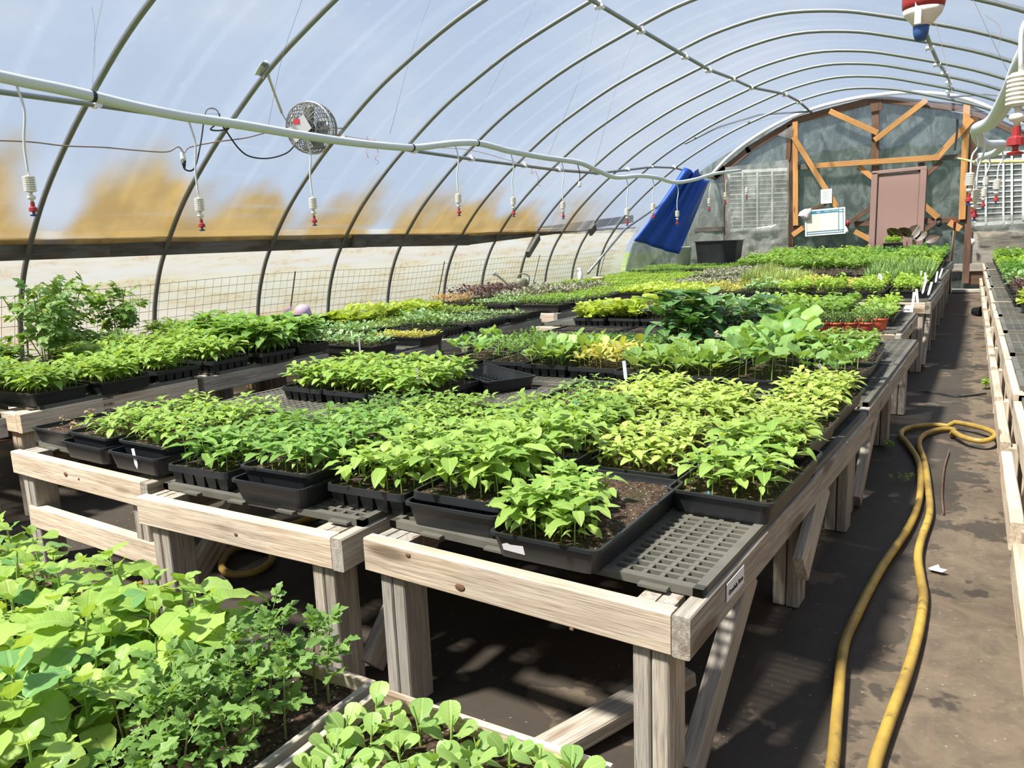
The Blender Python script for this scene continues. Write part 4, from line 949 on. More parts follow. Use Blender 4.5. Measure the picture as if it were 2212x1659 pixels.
def pick(P, x, y): return min(P, key=lambda p: (p[0] - x) ** 2 + ((p[1] - y) * .45) ** 2)
ROWS = [(6.28, .498, 0), (6.72, .498, 0)] + [(7.42 + .56 * i, .588, 0) for i in range(4)] + [(9.72 + .56 * i, .618, 0) for i in range(4)] + [(11.97 + .56 * i, .638, 0) for i in range(4)] + [(14.2 + .56 * i, .658, 0) for i in range(3)]
for ry, rz_, _ in ROWS:
    for i in range(9):
        x = -.47 + (.03 if ry > 7 else 0) - .305 * i; y = ry + rnd.uniform(-.02, .02)
        if ry < 7: x -= .10
        if ry == 6.28 and x < -1.55: continue
        if 7 < ry < 7.6 and i == 0: y += .12
        p = pick(PC, x, y)
        tray(x, y if ry != 6.28 else 6.20, rz_, rnd.uniform(-1.5, 1.5), 'flat', p[2], p[3], p[5], p[6], 0, 'tray of ' + p[4], p[4])
# terracotta pots of thyme along the end of their bench
for i, u in enumerate((1775, 1805, 1836, 1872, 1862, 1898)):
    p = at(u, 722 if i < 4 else 712, .50); k = i
    if i >= 4: p = at(u, 716, .50) + Vector((0, .10, 0))
    t = thing('potted_herb', ['leftmost small terracotta pot of thyme', 'second terracotta pot of thyme from the left', 'third terracotta pot of thyme, with a dark marker', 'terracotta pot of thyme with one big leaf standing up', 'terracotta pot half hidden behind the fourth pot', 'rightmost terracotta pot, beside the black tray'][i], 'plant pot', (p.x, p.y, .50))
    MB().lathe([(.034, 0), (.043, .062), (.043, .064), (.048, .064), (.049, .080), (.045, .080), (.043, .070), (.001, .070)], 18).obj('pot', TERRA, t, True)
    MB().lathe([(.042, .066), (.043, .072), (.001, .074)], 14).obj('soil', SOIL, t)
    for q in range(4): link('herb_stem', plant_mesh('thyme', .075, q, 1), t, Matrix.Translation((.018 * math.cos(q * 1.6), .018 * math.sin(q * 1.6), .07)))
# ------------------------------------------------------------------ left row trays
PD = [patch(110, 790, .62, 'pepper', .095, 'bright pepper seedlings on the left row'), patch(350, 760, .62, 'pepper', .10, 'bright pepper seedlings on the left row'), patch(330, 712, .66, 'pepperD', .11, 'deep green peppers against the side film'), patch(550, 720, .66, 'pepperD', .155, 'tall dark pepper seedlings beside the tipped pots'),
      patch(730, 728, .55, 'brass', .08, 'grey-green brassica seedlings in the left row', 6, 10), patch(890, 722, .55, 'gold', .05, 'yellow seedlings at the corner of a left bench', 7, 14), patch(800, 700, .52, 'fineB', .03, 'low yellow-green sprouts', 7, 14), patch(920, 690, .57, 'brass', .09, 'brassica seedlings in the brown-rimmed tray', 6, 10),
      patch(720, 655, .60, 'lime', .11, 'tall yellow-green seedlings by the side film', 5, 10), patch(880, 650, .60, 'lime', .11, 'tall yellow-green seedlings by the side film', 5, 10), patch(1030, 668, .56, 'fineB', .06, 'yellow-green seedlings mid left row'), patch(1040, 683, .55, 'brass', .05, 'low round green seedlings mid left row'),
      patch(1040, 640, .60, 'purple', .12, 'dark purple amaranth seedlings'), patch(960, 632, .60, 'orange', .10, 'orange-tinted seedlings by the side film'), patch(1120, 634, .60, 'mauve', .09, 'mauve seedlings behind the purple ones'), patch(1090, 656, .57, 'brass', .06, 'pale green round seedlings beside the purple ones'), patch(1120, 668, .55, 'purple', .03, 'low dark red sprouts at the bench corner'),
      patch(1200, 650, .58, 'fine', .07, 'fine green seedlings behind the white card'), patch(1280, 640, .58, 'fineB', .06, 'pale green seedlings of the left row'), patch(1150, 612, .58, 'fine', .05, 'low green seedlings under the watering can'),
      patch(1300, 600, .60, 'fineB', .05, 'fine bright seedlings in the left row', 6, 12), patch(1400, 585, .60, 'fine', .05, 'fine green seedlings in the left row', 6, 12), patch(1480, 565, .61, 'fineB', .05, 'bright seedlings toward the tub', 6, 12), patch(1560, 552, .62, 'fineB', .06, 'bright seedlings in front of the black tub', 6, 12)]
TOM = [(-4.10, 1.62), (-4.55, 2.42), (-5.03, 2.75), (-5.15, 3.25), (-3.82, 1.22), (-4.75, 1.75)]
k = 0
for (by, bl, bz), dx in zip(DB, DX):
    ny = int((bl - .04) / .30) if bl < 1.2 else int((bl - .06) / .295)
    for j in range(ny):
        y = by + .20 + j * (bl - .30) / max(1, ny - 1)
        for i, x in enumerate((dx - .25, dx - .81, dx - 1.37)):
            if y < 1.55 and i < 1 and y < .9: continue
            if y < .4 or y > 14.25: continue
            if any(abs(x - a) < .30 and abs(y - b) < .20 for a, b in TOM): continue
            p = pick(PD, x, y)
            if i == 2 and 4.6 < y < 5.25: continue
            if i == 2 and 5.2 < y < 6.5: p = [q for q in PD if q[2] == 'lime'][0]
            if i == 2 and 6.6 < y < 7.2: p = [q for q in PD if q[2] == 'orange'][0]
            if 4.6 < y < 6.6 and i == 0 and p[2] == 'lime' : pass
            x2 = x + (.02 if j % 2 else -.02)
            q = 1 if y < 4.6 else 0
            nx, nyy = p[5], p[6]
            if q: nx, nyy = {'pepper': (5, 9), 'pepperD': (5, 9), 'brass': (5, 8)}.get(p[2], (6, 10))
            tray(x2, y, bz + .017, 90 + rnd.uniform(-2, 2), 'cell' if p[2] in ('pepper', 'pepperD', 'brass') and (k % 3) else 'flat', p[2], p[3], nx, nyy, q, ('tray of ' if q == 0 else 'tray of ') + p[4], p[4]); k += 1
# empty cell tray, stacked soil tray and tipped pots on the left row
def on(x, y): return .47
p = at(665, 672, .56)
t1 = tray(-5.22, 4.98, .483, 92, 'flat', None, 0, 0, 0, 0, 'black tray of brown soil, top of a stack by the side film'); t1.location.z += .055
t2 = thing('plant_tray', 'lower tray of the stack under the brown soil tray', 'plant tray', (-5.20, 4.96, .483), PI / 2); link('tray_shell', TM['cell'], t2)
for i, (u, v, lb) in enumerate(((425, 693, 'tipped clay-coloured pot leaning on a tray, left one'), (462, 700, 'round clay-coloured pot lying in front of the other two'), (470, 682, 'tan tipped pot behind the other two'))):
    q = at(u, v, .60); q.z = .565
    o = MB().lathe([(.03, 0), (.042, .07), (.048, .07), (.048, .085), (.043, .085), (.036, .02), (.001, .02)], 16).obj('clay_pot', TERRA if i < 2 else HANDLE, None, True)
    o.location = q; o.rotation_euler = (1.25, .3 * i, 1.2 + i); tag(o, lb, 'plant pot')
# tall tomatoes at the left edge
for i, (x, y, h, lb) in enumerate(((-4.10, 1.62, .36, 'tall tomato plant with yellow flowers at the left edge of the left row'), (-4.55, 2.42, .40, 'tall tomato plant against the first hoop'), (-5.03, 2.75, .40, 'tall bushy tomato behind the bright peppers'), (-5.15, 3.25, .36, 'tomato plant leaning right against the side film'), (-3.82, 1.22, .30, 'tomato drooping over the left grid at the photo edge'), (-4.75, 1.75, .38, 'tall tomato farthest left by the film'))):
    t = thing('tomato_plant', lb, 'tomato plant', (x, y, .518), i)
    MB().lathe([(.045, 0), (.055, .09), (.058, .09), (.054, .09), (.05, .08), (.001, .08)], 14).obj('pot', BLACK_PL, t, True)
    r = random.Random(i + 40)
    for k in range(9):
        hh = h * r.uniform(.8, 1.1); lay, st = plant_layout('tomato', hh, r); mb = MB().tube(st, .003, 5, False)
        M = Matrix.Translation((r.uniform(-.03, .03), r.uniform(-.03, .03), .08)) @ Euler((r.uniform(-.5, .5), r.uniform(-.5, .5), r.random() * 6)).to_matrix().to_4x4()
        s = mb.obj('stem', STEM_D, t, M=M)
        for tt in (.3, .42, .54, .66, .78, .9, 1.0, .72, .85, .5):
            kk = ('tomato', r.randrange(3))
            if kk not in LMESH: LMESH[kk] = leafvar('tomato', 2, kk[1]).mesh('leaf', L['tomato'], True)
            link('leaf', LMESH[kk], s, LM((0, 0, hh * tt), r.random() * 6.3, r.uniform(-.3, .9), .12 * r.uniform(.8, 1.2)))
        if k % 2 == 0: MB().lathe([(.001, 0), (.010, .004), (.004, .012), (.001, .013)], 6, (0, 0, hh * .93)).obj('flower', simple('yellow_flower', (.75, .60, .04)) if 'yellow_flower' not in bpy.data.materials else bpy.data.materials['yellow_flower'], s)
# right row trays
PR = [(.55, 15.2, 'dark', .12, 'dark green seedlings in the last right bench', 6, 10), (.4, 13.6, 'fine', .12, 'grey-green herb seedlings by the covered window'), (.5, 11.8, 'fineB', .10, 'green seedlings behind the row of white markers'), (.6, 10.4, 'dark', .10, 'leafy green seedlings with white markers'),
      (.5, 8.9, 'brass', .10, 'grey-green kale seedlings on the right row', 5, 10), (.5, 7.8, 'purple', .10, 'dark red lettuce on the right row', 5, 9), (.45, 7.0, 'lime', .12, 'lime-green curly lettuce on the right row', 4, 7)]
PR = [p if len(p) == 7 else (*p, 7, 14) for p in PR]
for y in [6.85 + .30 * i for i in range(27)]:
    for i, x in enumerate((.58, 1.16)):
        if y > 14.7: continue
        p = pick(PR, x, y); z = [b[2] for b in RB if b[0] <= y + .1][-1] + .017
        xx = x + (.04 if y < 7.2 else 0)
        tray(xx, y, z, 90, 'flat', p[2], p[3], p[5], p[6], 0, 'tray of ' + p[4], p[4])
def stickobj(name, p0, p1, r, mat, lab, cat):
    o = MB().tube([p0, Vector(p0).lerp(Vector(p1), .5), p1], r, 10).obj(name, mat); return tag(o, lab, cat)
stickobj('dowel', (.42, 6.1, .545), (.95, 6.15, .545), .017, HANDLE, 'short wooden handle lying on a bare right row grid', 'stick')
# ------------------------------------------------------------------ foreground bench and wooden flats
bench('bench under the wooden seedling flats in the foreground', -2.75, -.35, 0, 2.42, 1.16, .425, brace='', panels=(4, 2))
def flat(lab, x0, x1, y0, y1, z=.445, hh=.06, shade=W_LIGHT):
    t = thing('wooden_flat', lab, 'wooden flat', (x0, y0, z)); W, D = x1 - x0, y1 - y0; b = .011
    plank('side_board', (0, D - b / 2, hh / 2), (W, D - b / 2, hh / 2), b, hh, shade, t); plank('side_board', (0, b / 2, hh / 2), (W, b / 2, hh / 2), b, hh, shade, t)
    plank('end_board', (b / 2, b, hh / 2), (b / 2, D - b, hh / 2), b, hh, W_GRAY, t); plank('end_board', (W - b / 2, b, hh / 2), (W - b / 2, D - b, hh / 2), b, hh, W_GRAY, t)
    for i in range(5): plank('bottom_slat', (b, D * (i + .5) / 5, .005), (W - b, D * (i + .5) / 5, .005), D / 5 - .006, .008, W_GRAY, t)
    nx, ny = 24, 20; vs = [(b + (W - 2 * b) * i / nx, b + (D - 2 * b) * j / ny, hh * .62 + .006 * mn.noise((i * .9 + x0, j * .9, 0)) + .003 * mn.noise((i * 2.3, j * 2.3, x0))) for j in range(ny + 1) for i in range(nx + 1)]
    MB().add(vs, [(j * (nx + 1) + i, j * (nx + 1) + i + 1, (j + 1) * (nx + 1) + i + 1, (j + 1) * (nx + 1) + i) for j in range(ny) for i in range(nx)]).obj('soil', SOIL, t, True)
    return t
f1 = flat('wooden flat of big-leaved seedlings and feathery tomatoes in the foreground', -1.34, -.765, .28, .83)
f2 = flat('wooden flat of pale oval-leaved seedlings, foreground right of the divider', -.75, -.36, .28, .82)
f3 = flat('wooden flat of yellow-green seedlings at the lower left edge', -2.0, -1.36, .30, .84)
r = random.Random(5)
def sow(f, kind, hs, x0, x1, y0, y1, nx, ny, skip=.05, jit=.012):
    for i in range(nx):
        for j in range(ny):
            if r.random() < skip: continue
            M = Matrix.Translation((x0 + (x1 - x0) * (i + .5) / nx + r.uniform(-jit, jit), y0 + (y1 - y0) * (j + .5) / ny + r.uniform(-jit, jit), .036)) @ Matrix.Rotation(r.random() * 6.28, 4, 'Z') @ Matrix.Scale(r.uniform(.8, 1.12), 4)
            plant_parts(kind, hs, r.randrange(6), f, M)
sow(f1, 'big', .14, .01, .36, .02, .50, 6, 8)
sow(f1, 'big', .12, .37, .44, .02, .20, 1, 4)
sow(f1, 'tomato', .115, .36, .56, .22, .53, 4, 6)
sow(f1, 'tomato', .10, .46, .56, .03, .2, 2, 3)
sow(f2, 'oval', .055, .02, .38, .02, .50, 8, 10)
sow(f3, 'big', .12, .02, .62, .02, .52, 8, 7)
m_ = marker(-1.15, .42, .50, WHITE, 'white stake lying low in the foreground seedlings', .10, .014, (1.2, .4), .6, 'Sun 3.28')
# ------------------------------------------------------------------ markers
marker(at(292, 985, .53).x, at(292, 985, .53).y, .50, WHITE, 'white marker in the stacked pepper tray', .055, .016, (0, -.15))
marker(-1.345, 1.60, .515, GRAY_TAG, 'mauve marker in the deep-cell tray on the middle bench', .055, .014, (0, 0))
marker(-2.09, 2.68, .515, GRAY_TAG, 'tall mauve marker in the right deep pepper tray', .13, .014, (.1, .12))
marker(-1.33, 2.68, .51, BLUE_TAG, 'blue marker in the tray of tiny peppers', .05, .012, (0, .5))
marker(-.47, 3.52, .53, WHITE, 'white handwritten marker leaning in the young squash', .11, .018, (.3, -.75), .2, 'HDR1')
marker(-1.40, 3.42, .51, simple('silvery_tag', (.55, .60, .66)), 'silvery marker in the oval-leaved tray', .085, .018, (0, -.1))
marker(-.54, 1.86, .51, BLUE_TAG, 'tiny blue marker in the lone front tray', .02, .006)
marker(-3.75, 4.1, .51, WHITE, 'white marker among the yellow seedlings of the left row', .10, .012, (0, -.1))
marker(-4.0, 5.3, .52, GRAY_TAG, 'grey marker near the brown-rimmed tray', .11, .014)
marker(-3.42, 3.80, .51, GRAY_TAG, 'grey marker between the brassica and yellow seedlings', .09, .014)
for i, (u, v) in enumerate(((1921, 596), (1911, 594), (2003, 588), (2018, 592), (2010, 600), (2045, 582), (2038, 590), (2013, 612), (2026, 615), (2005, 632), (1995, 640))):
    q = at(u, v + 8, .72); marker(q.x - .06, q.y, .68, WHITE, 'small white marker standing in the seedlings at the aisle edge', .09, .016, (0, rnd.uniform(-.2, .3)), 0, None, 'white markers by the aisle')
for i, (u, v) in enumerate(((2122, 572), (2168, 575), (2180, 572), (2192, 572), (2206, 576), (2143, 655))):
    q = at(u, v, .66); marker(max(.45, q.x), min(q.y, 11), .58, WHITE, 'small white marker in the right row trays', .11, .018, (0, rnd.uniform(-.1, .2)), 0, None, 'white markers on the right row')
st = tag(MB().tube([at(1420, 1092, .53), at(1438, 1050, .60)], .0018, 6).obj('wire_stake', GALV), 'thin grey wire stake in the bare soil of the front tray', 'stake')
# torn sticker on the front tray
stk = MB(); base = Vector((-.90 + .03, 1.388, .50))
pa = [(0, 0), (.055, -.004), (.053, .018), (.02, .016), (.012, .019), (-.002, .014)]
stk = MB().add([(-.865 + x, 1.3805 - .001 + .004 * (1 - (z + .0) / .02) , .496 + z) for x, z in pa], [tuple(range(6))]); tag(stk.obj('torn_sticker', PAPER), 'torn white sticker on the front face of the half-bare tray', 'sticker')
# name cards
def card(lab, p, rz, w_, h_, txt, size, mat=PAPER):
    t = thing('name_card', lab, 'sign', p, rz); MB().box((0, 0, 0), (w_, .0016, h_)).obj('card', mat, t)
    text('lettering', txt, size, INK, t, Matrix.Translation((0, -.0016, -.004)) @ Matrix.Rotation(PI / 2, 4, 'X')); return t
a_ = math.radians(90 - 3.6)
card('white name card on the aisle rail of the front bench, black lettering', (-1.29 + .872 * math.cos(math.radians(-3.6)) + .26 * math.sin(math.radians(3.6)) + .001, 1.392 - .872 * math.sin(math.radians(3.6)) + .26, .418), a_, .115, .042, 'Orndola Farm', .017)
card('white name card in a clear sleeve on the end rail by the aisle', (-.47, 7.050, .520), math.radians(-1), .19, .055, 'Nahko Tomatoes', .020)
card('white card on the end rail of a left row bench', (-3.80, 6.79, .43), 0, .16, .05, 'Zinnia Resty', .020)
card('small white card on the near rail under the grey-green seedlings', (-4.05, 3.69, .42), 0, .17, .05, ' ', .02)
card('small white card on a rail in the far left row', (-3.52, 8.9, .445), PI / 2, .10, .05, 'Teresa', .018)
card('white card at the end of a right row bench', (.42, 4.57, .47), 0, .20, .06, ' ', .02)
b_ = [c for c in bpy.data.objects if c.get('label', '').startswith('left row bench with faint mill')][0]
for u, v in ((233, 860), (235, 873), (237, 885)):
    q = atx(u, v, -3.648); text('mill_stamp', 'RYAN', .020, INK, b_, Matrix.Translation((q.x - b_.location.x + .0015, q.y - b_.location.y, q.z)) @ Matrix.Rotation(PI / 2, 4, 'Z') @ Matrix.Rotation(PI / 2, 4, 'X'))
# ------------------------------------------------------------------ hoses
def path_px(px, z, n_=5): return smooth_path([at(u, v, z) for u, v in px], n_)
h1 = path_px([(1790, 1690), (1800, 1640), (1810, 1520), (1822, 1400), (1850, 1330), (1905, 1225), (1965, 1135), (1987, 1070), (1985, 1000), (1960, 958), (1946, 940), (1960, 925), (2020, 918), (2090, 927), (2140, 942), (2148, 955), (2120, 964), (2080, 955), (2057, 940), (2060, 928), (2030, 928), (1998, 938), (1985, 958), (1998, 1000), (2006, 1060), (2008, 1110), (1990, 1165), (1983, 1205), (1990, 1255), (1995, 1290), (1985, 1360), (1960, 1450), (1925, 1545), (1893, 1640), (1885, 1690)], .018)
for i, q in enumerate(h1):
    if 62 < i < 90: q.z += .028
tag(MB().tube(h1, .0145, 10).obj('garden_hose', HOSE, None, True), 'yellow rubber hose doubled along the aisle, looped at its far end', 'hose')
h2 = path_px([(100, 1400), (200, 1325), (300, 1275), (400, 1235), (480, 1195), (540, 1180), (583, 1192), (585, 1212), (550, 1235), (500, 1240), (478, 1222), (500, 1190), (560, 1160), (640, 1130), (730, 1095)], .018)
tag(MB().tube(h2, .014, 10).obj('garden_hose', HOSE, None, True), 'tan-yellow hose coiled on the floor under the middle bench', 'hose')
h3 = path_px([(90, 1385), (190, 1314), (290, 1268), (380, 1232), (440, 1215)], .018)
tag(MB().tube(h3, .013, 8).obj('garden_hose', HOSE, None, True), 'second run of hose beside the coil under the left bench', 'hose')
# floor odds and ends
b0, b1 = at(1150, 1640, .03), at(1480, 1470, .05)
tag(plank('loose_board', b0, b1 + Vector((0, 0, .02)), .075, .04, W_GRAY), 'loose weathered board on the floor under the front right bench', 'board')
b0, b1 = at(1560, 1140, .05), at(1730, 1160, .05)
tag(plank('loose_board', b0, b1, .09, .04, W_BROWN), 'reddish board across the floor behind the front bench legs', 'board')
tag(MB().tube(path_px([(2050, 975), (2040, 1010), (2035, 1060), (2038, 1110)], .006), .004, 5).obj('twig', W_BROWN), 'thin bent twig on the aisle floor beside the hose', 'twig')
tag(MB().tube(path_px([(1975, 845), (2020, 848), (2070, 856), (2130, 850)], .006), .006, 5).obj('electric_cable', BLACK_SOFT), 'black cord lying across the aisle floor', 'cord')
q = at(2010, 1232, .004); mb = MB(); 
mb.add([(0, 0, .002), (.035, -.012, .004), (.05, .0, .012), (.028, .018, .006), (.022, .04, .010), (.004, .03, .003), (-.008, .012, .002)], [tuple(range(7))]); o = mb.obj('paper_scrap', PAPER); o.location = q; tag(o, 'crumpled white scrap on the floor beside the hose', 'paper')
q = at(2100, 682, .0); o = MB().lathe([(.045, 0), (.065, .10), (.07, .10), (.062, .10), (.05, .02), (.001, .02)], 16).obj('black_pot', BLACK_PL, None, True); o.location = q + Vector((0, 0, .06)); o.rotation_euler = (PI / 2, 0, 1.2); tag(o, 'small black pot lying on the aisle floor', 'plant pot')
for i, (u, v, s, lb) in enumerate(((2122, 838, .09, 'leafy weed growing by the right bench legs'), (1942, 1040, .05, 'small weed on the floor between the bench legs and the hose'), (1775, 1115, .08, 'weed under the second aisle bench'), (1915, 970, .06, 'weed at the foot of the aisle bench post'), (1940, 860, .07, 'weed in the shade behind the aisle posts'))):
    q = at(u, v, 0); t = thing('weed', lb, 'weed', q)
    for k in range(5): link('stem', plant_mesh('fineB', s * .7, k, 1), t, Matrix.Translation((r.uniform(-.05, .05), r.uniform(-.04, .04), 0)))
for i in range(2):
    t = thing('weed', ['dark grassy weeds under the front left bench', 'weeds under the far edge of the front left bench'][i], 'weed', (-2.95 + .35 * i, 2.7, 0)); 
    for k in range(14): link('stem', plant_mesh('dark', .12, k % 6, 1), t, Matrix.Translation((r.uniform(-.25, .25), r.uniform(-.3, .3), 0)))
# ------------------------------------------------------------------ overhead water line and drippers
XP = -2.35
pp = [atx(u, v, XP) for u, v in ((-120, 140), (0, 165), (60, 178), (130, 192), (200, 208), (300, 232), (400, 252), (510, 268), (640, 290), (740, 305), (820, 314), (890, 319), (940, 314), (985, 309), (1030, 309), (1070, 318), (1100, 326), (1180, 341), (1250, 351), (1290, 368), (1330, 383), (1380, 380), (1420, 384), (1458, 394), (1500, 388), (1545, 375), (1600, 368))]
wl = thing('water_line', 'long sagging white plastic water pipe tied along the left purlin', 'pipe', pp[5]); inv = Matrix.Translation(-pp[5])
MB().tube(smooth_path(pp, 5), .0168, 12).obj('pipe', PVC, wl, True, inv)
for u, v in ((200, 208), (890, 319), (1030, 309)): 
    c = atx(u, v, XP); MB().tube([c + Vector((-.0, -.006, .0)), c + Vector((0, .006, .0))], .018, 12).obj('pipe_tie', BLACK_SOFT, wl, M=inv)
def dripper(top, bot, lab, s=1.0, grp=None, hang=True):
    """thin drop tube, ribbed weight, valve bead and red nozzle; bot is the nozzle tip"""
    top, bot = Vector(top), Vector(bot); t = thing('hanging_sprinkler', lab, 'sprinkler', bot, group=grp)
    d = top - bot; k = .155 * s
    u = (d / d.length) if d.length else Vector((0, 0, 1))
    MB().tube(smooth_path([d, d * .8 + Vector((.012, .006, 0)), Vector((0, 0, k * .66 + .02)).lerp(d, .3), Vector((0, 0, k * .66))], 4), .0032 * s, 6).obj('drop_tube', PVC, t, True)
    w = MB(); w.lathe([(.006 * s, k), (.011 * s, k), (.011 * s, k - .062 * s), (.006 * s, k - .064 * s)], 12)
    for i in range(7): w.lathe([(.0150 * s, k - .004 * s - i * .0085 * s), (.0150 * s, k - .0085 * s - i * .0085 * s)], 12)
    w.obj('ribbed_weight', PVC_W, t)
    z = k - .064 * s
    MB().lathe([(.004 * s, z), (.004 * s, z - .010 * s), (.009 * s, z - .014 * s), (.010 * s, z - .020 * s), (.009 * s, z - .026 * s), (.004 * s, z - .030 * s), (.004 * s, z - .040 * s)], 12).obj('valve', PVC_W, t, True)
    z -= .038 * s
    MB().lathe([(.005 * s, z), (.0055 * s, z - .018 * s), (.010 * s, z - .022 * s), (.011 * s, z - .036 * s), (.004 * s, z - .038 * s), (.003 * s, z - .05 * s)], 12).obj('nozzle', RED_PL, t)
    MB().lathe([(.003 * s, z - .046 * s), (.010 * s, z - .050 * s), (.009 * s, z - .054 * s), (.001, z - .056 * s)], 12).obj('spray_cap', BLUE_PL if s > .9 and grp is None else RED_PL, t)
    for c_ in t.children:
        if c_.name.split('.')[0] != 'drop_tube': c_.scale = (1, 1, .66)
    return t
drops = [((35, 182), (74, 466), 'nearest hanging sprinkler of the left pipe, with a blue cap'), ((408, 262), (437, 498), 'second hanging sprinkler of the left pipe, beside the plug'), ((660, 296), (680, 487), 'hanging sprinkler under the round fan'),
         ((983, 312), (992, 466), 'hanging sprinkler against clear film, right of the fan'), ((1103, 330), (1110, 468), 'hanging sprinkler in front of the ochre stain, mid left pipe'), ((1213, 348), (1217, 473), 'hanging sprinkler on the hoop at the dark ochre patch'),
         ((1353, 385), (1355, 487), 'hanging sprinkler touching the side board'), ((1409, 384), (1411, 474), 'hanging sprinkler at the left edge of the blue tarp'), ((1462, 396), (1463, 487), 'hanging sprinkler in front of the blue tarp'),
         ((1533, 380), (1532, 457), 'hanging sprinkler at the right edge of the blue tarp'), ((1567, 373), (1567, 442), 'hanging sprinkler in front of the left window edge'), ((1608, 370), (1613, 430), 'last short hanging sprinkler in front of the left window')]
for a, b, lb in drops:
    A, Bq = atx(*a, XP), atx(*b, XP); dripper(A, (A.x, Bq.y, Bq.z), lb, 1.3 if a[0] > 1300 else 1.1, None if a[0] < 300 else 'g' if False else None)
# small bulb drop
A = atx(1245, 352, XP); c = thing('cable_plug', 'small pale plug dangling from a black cable mid left pipe', 'plug', A)
MB().tube(smooth_path([(0, 0, 0), (0, .02, -.01), (0, .05, -.07), (0, .045, -.12)], 4), .003, 6).obj('cable', BLACK_SOFT, c); MB().lathe([(.006, 0), (.011, -.01), (.011, -.03), (.005, -.04)], 10, (0, .045, -.12)).obj('plug_body', PVC_W, c)
# right hand pipe and its sprinklers
rp = [aty(2235, 95, 1.5), aty(2212, 140, 1.6), aty(2180, 205, 2.0), aty(2143, 262, 2.6), aty(2110, 278, 3.0), aty(2106, 288, 3.0)]
rw = thing('water_line', 'thick white plastic water pipe bending down at the upper right', 'pipe', rp[2]); inv = Matrix.Translation(-rp[2])
MB().tube(smooth_path(rp[:5], 5), [.019] * 21, 12).obj('pipe', PVC, rw, True, inv)
MB().tube(smooth_path([aty(2108, 280, 3.0), aty(2114, 300, 3.2), aty(2130, 312, 3.5), aty(2150, 312, 3.8), aty(2166, 313, 4.0), aty(2150, 330, 4.6), aty(2122, 340, 5.2), aty(2108, 352, 6)], 5), .017, 10).obj('pipe', PVC, rw, True, inv)
MB().tube([aty(2070, 342, 8), aty(2105, 350, 7), aty(2212, 348, 5)], .010, 6).obj('cable', simple('yellowish_pipe', (.75, .62, .25)), rw, True, inv)
for a, b, y, lb in (((2107, 282), (2098, 442), 3.0, 'leftmost hanging sprinkler of the right pipe'), ((2122, 282), (2113, 476), 3.05, 'lowest hanging sprinkler of the right pipe'), ((2110, 345), (2107, 462), 5.4, 'hanging sprinkler just behind the leftmost right ones'), ((2134, 335), (2128, 450), 4.8, 'hanging sprinkler right of the lowest one'), ((2163, 318), (2157, 440), 4.0, 'hanging sprinkler in front of the right window'), ((2136, 338), (2124, 425), 5.0, 'short hanging sprinkler among the right cluster')):
    A, Bq = aty(*a, y), aty(*b, y); dripper(A, (A.x - .006, Bq.y, Bq.z), lb, 1.0, 'x' if False else None)
dripper(aty(2207, -60, 1.0), aty(2192, 333, 1.0), 'large near sprinkler hanging at the right edge of the photo', .80)
c = aty(1991, 88, .52); NS = .66
t = thing('hanging_sprinkler', 'closest sprinkler, red body and blue cap cut by the top edge of the photo', 'sprinkler', c)
MB().lathe([(.0070, .012), (.0085, .014), (.0145, .021), (.0160, .025)], 24).obj('collar', PVC_W, t, True)
MB().lathe([(.0158, .0245), (.0168, .030), (.0168, .062), (.008, .066)], 24).obj('nozzle', RED_PL, t, True)
MB().box((-.003, -.014, .020), (.005, .003, .018)).obj('arm', PVC_W, t)
MB().lathe([(.0065, .013), (.0060, .006), (.0040, 0)], 14, (-.001, 0, 0)).obj('spray_cap', BLUE_PL, t, True)
for c_ in t.children: c_.scale = (NS, NS, NS)
MB().tube([(0, 0, .042), (0, 0, .5)], .004, 8).obj('drop_tube', PVC, t)
# thin hanging wires from the hoops, twine and cords
for i, (u0, v0, u1, v1, u2, v2, y) in enumerate(((200, 190, 205, 90, 222, 0, 3.3), (205, 150, 204, 60, 198, 15, 3.3), (578, 280, 608, 130, 652, 0, 4.2), (842, 290, 890, 110, 930, 0, 6.2), (1035, 240, 1110, 100, 1160, 0, 7.5), (1185, 335, 1255, 160, 1296, 15, 8.6), (1285, 355, 1340, 160, 1385, 60, 10), (2103, 0, 2145, 90, 2200, 200, 4), (2015, 30, 2040, 120, 2060, 210, 6), (2128, 33, 2160, 60, 2156, 110, 4.5))):
    MB().tube(smooth_path([aty(u0, v0, y), aty(u1, v1, y), aty(u2, v2, y)], 6), .0014 if y < 6 else .002, 4).obj('hanging_wire', CORD if i > 7 else GALV, roof)
tw = atx(800, 308, -5.15)
o = thing('twine', 'orange twine knotted on the left purlin with loose curly ends', 'twine', tw); inv = Matrix.Translation(-tw)
for pts in (((700, 286), (800, 303), (900, 318)), ((792, 295), (800, 308), (812, 300)), ((793, 318), (792, 330), (796, 342)), ((812, 318), (818, 332), (810, 342), (818, 350), (814, 356)), ):
    MB().tube(smooth_path([atx(u, v, -5.14) for u, v in pts], 5), .0022, 4).obj('strand', ORANGE_TW, o, M=inv)
tw = atx(1150, 362, -5.15); o = thing('twine', 'red twine hanging from the purlin beyond the fan', 'twine', tw); inv = Matrix.Translation(-tw)
for pts in (((900, 318), (1020, 325), (1150, 358), (1300, 372)), ((1150, 362), (1148, 375), (1156, 368)), ((1157, 370), (1163, 385), (1162, 398), (1168, 402))):
    MB().tube(smooth_path([atx(u, v, -5.14) for u, v in pts], 5), .003, 4).obj('strand', ORANGE_TW, o, M=inv)
cb = atx(395, 330, -5.3); o = thing('power_cord', 'tan and black power cord with a bulky connector left of the fan', 'cable', cb); inv = Matrix.Translation(-cb)
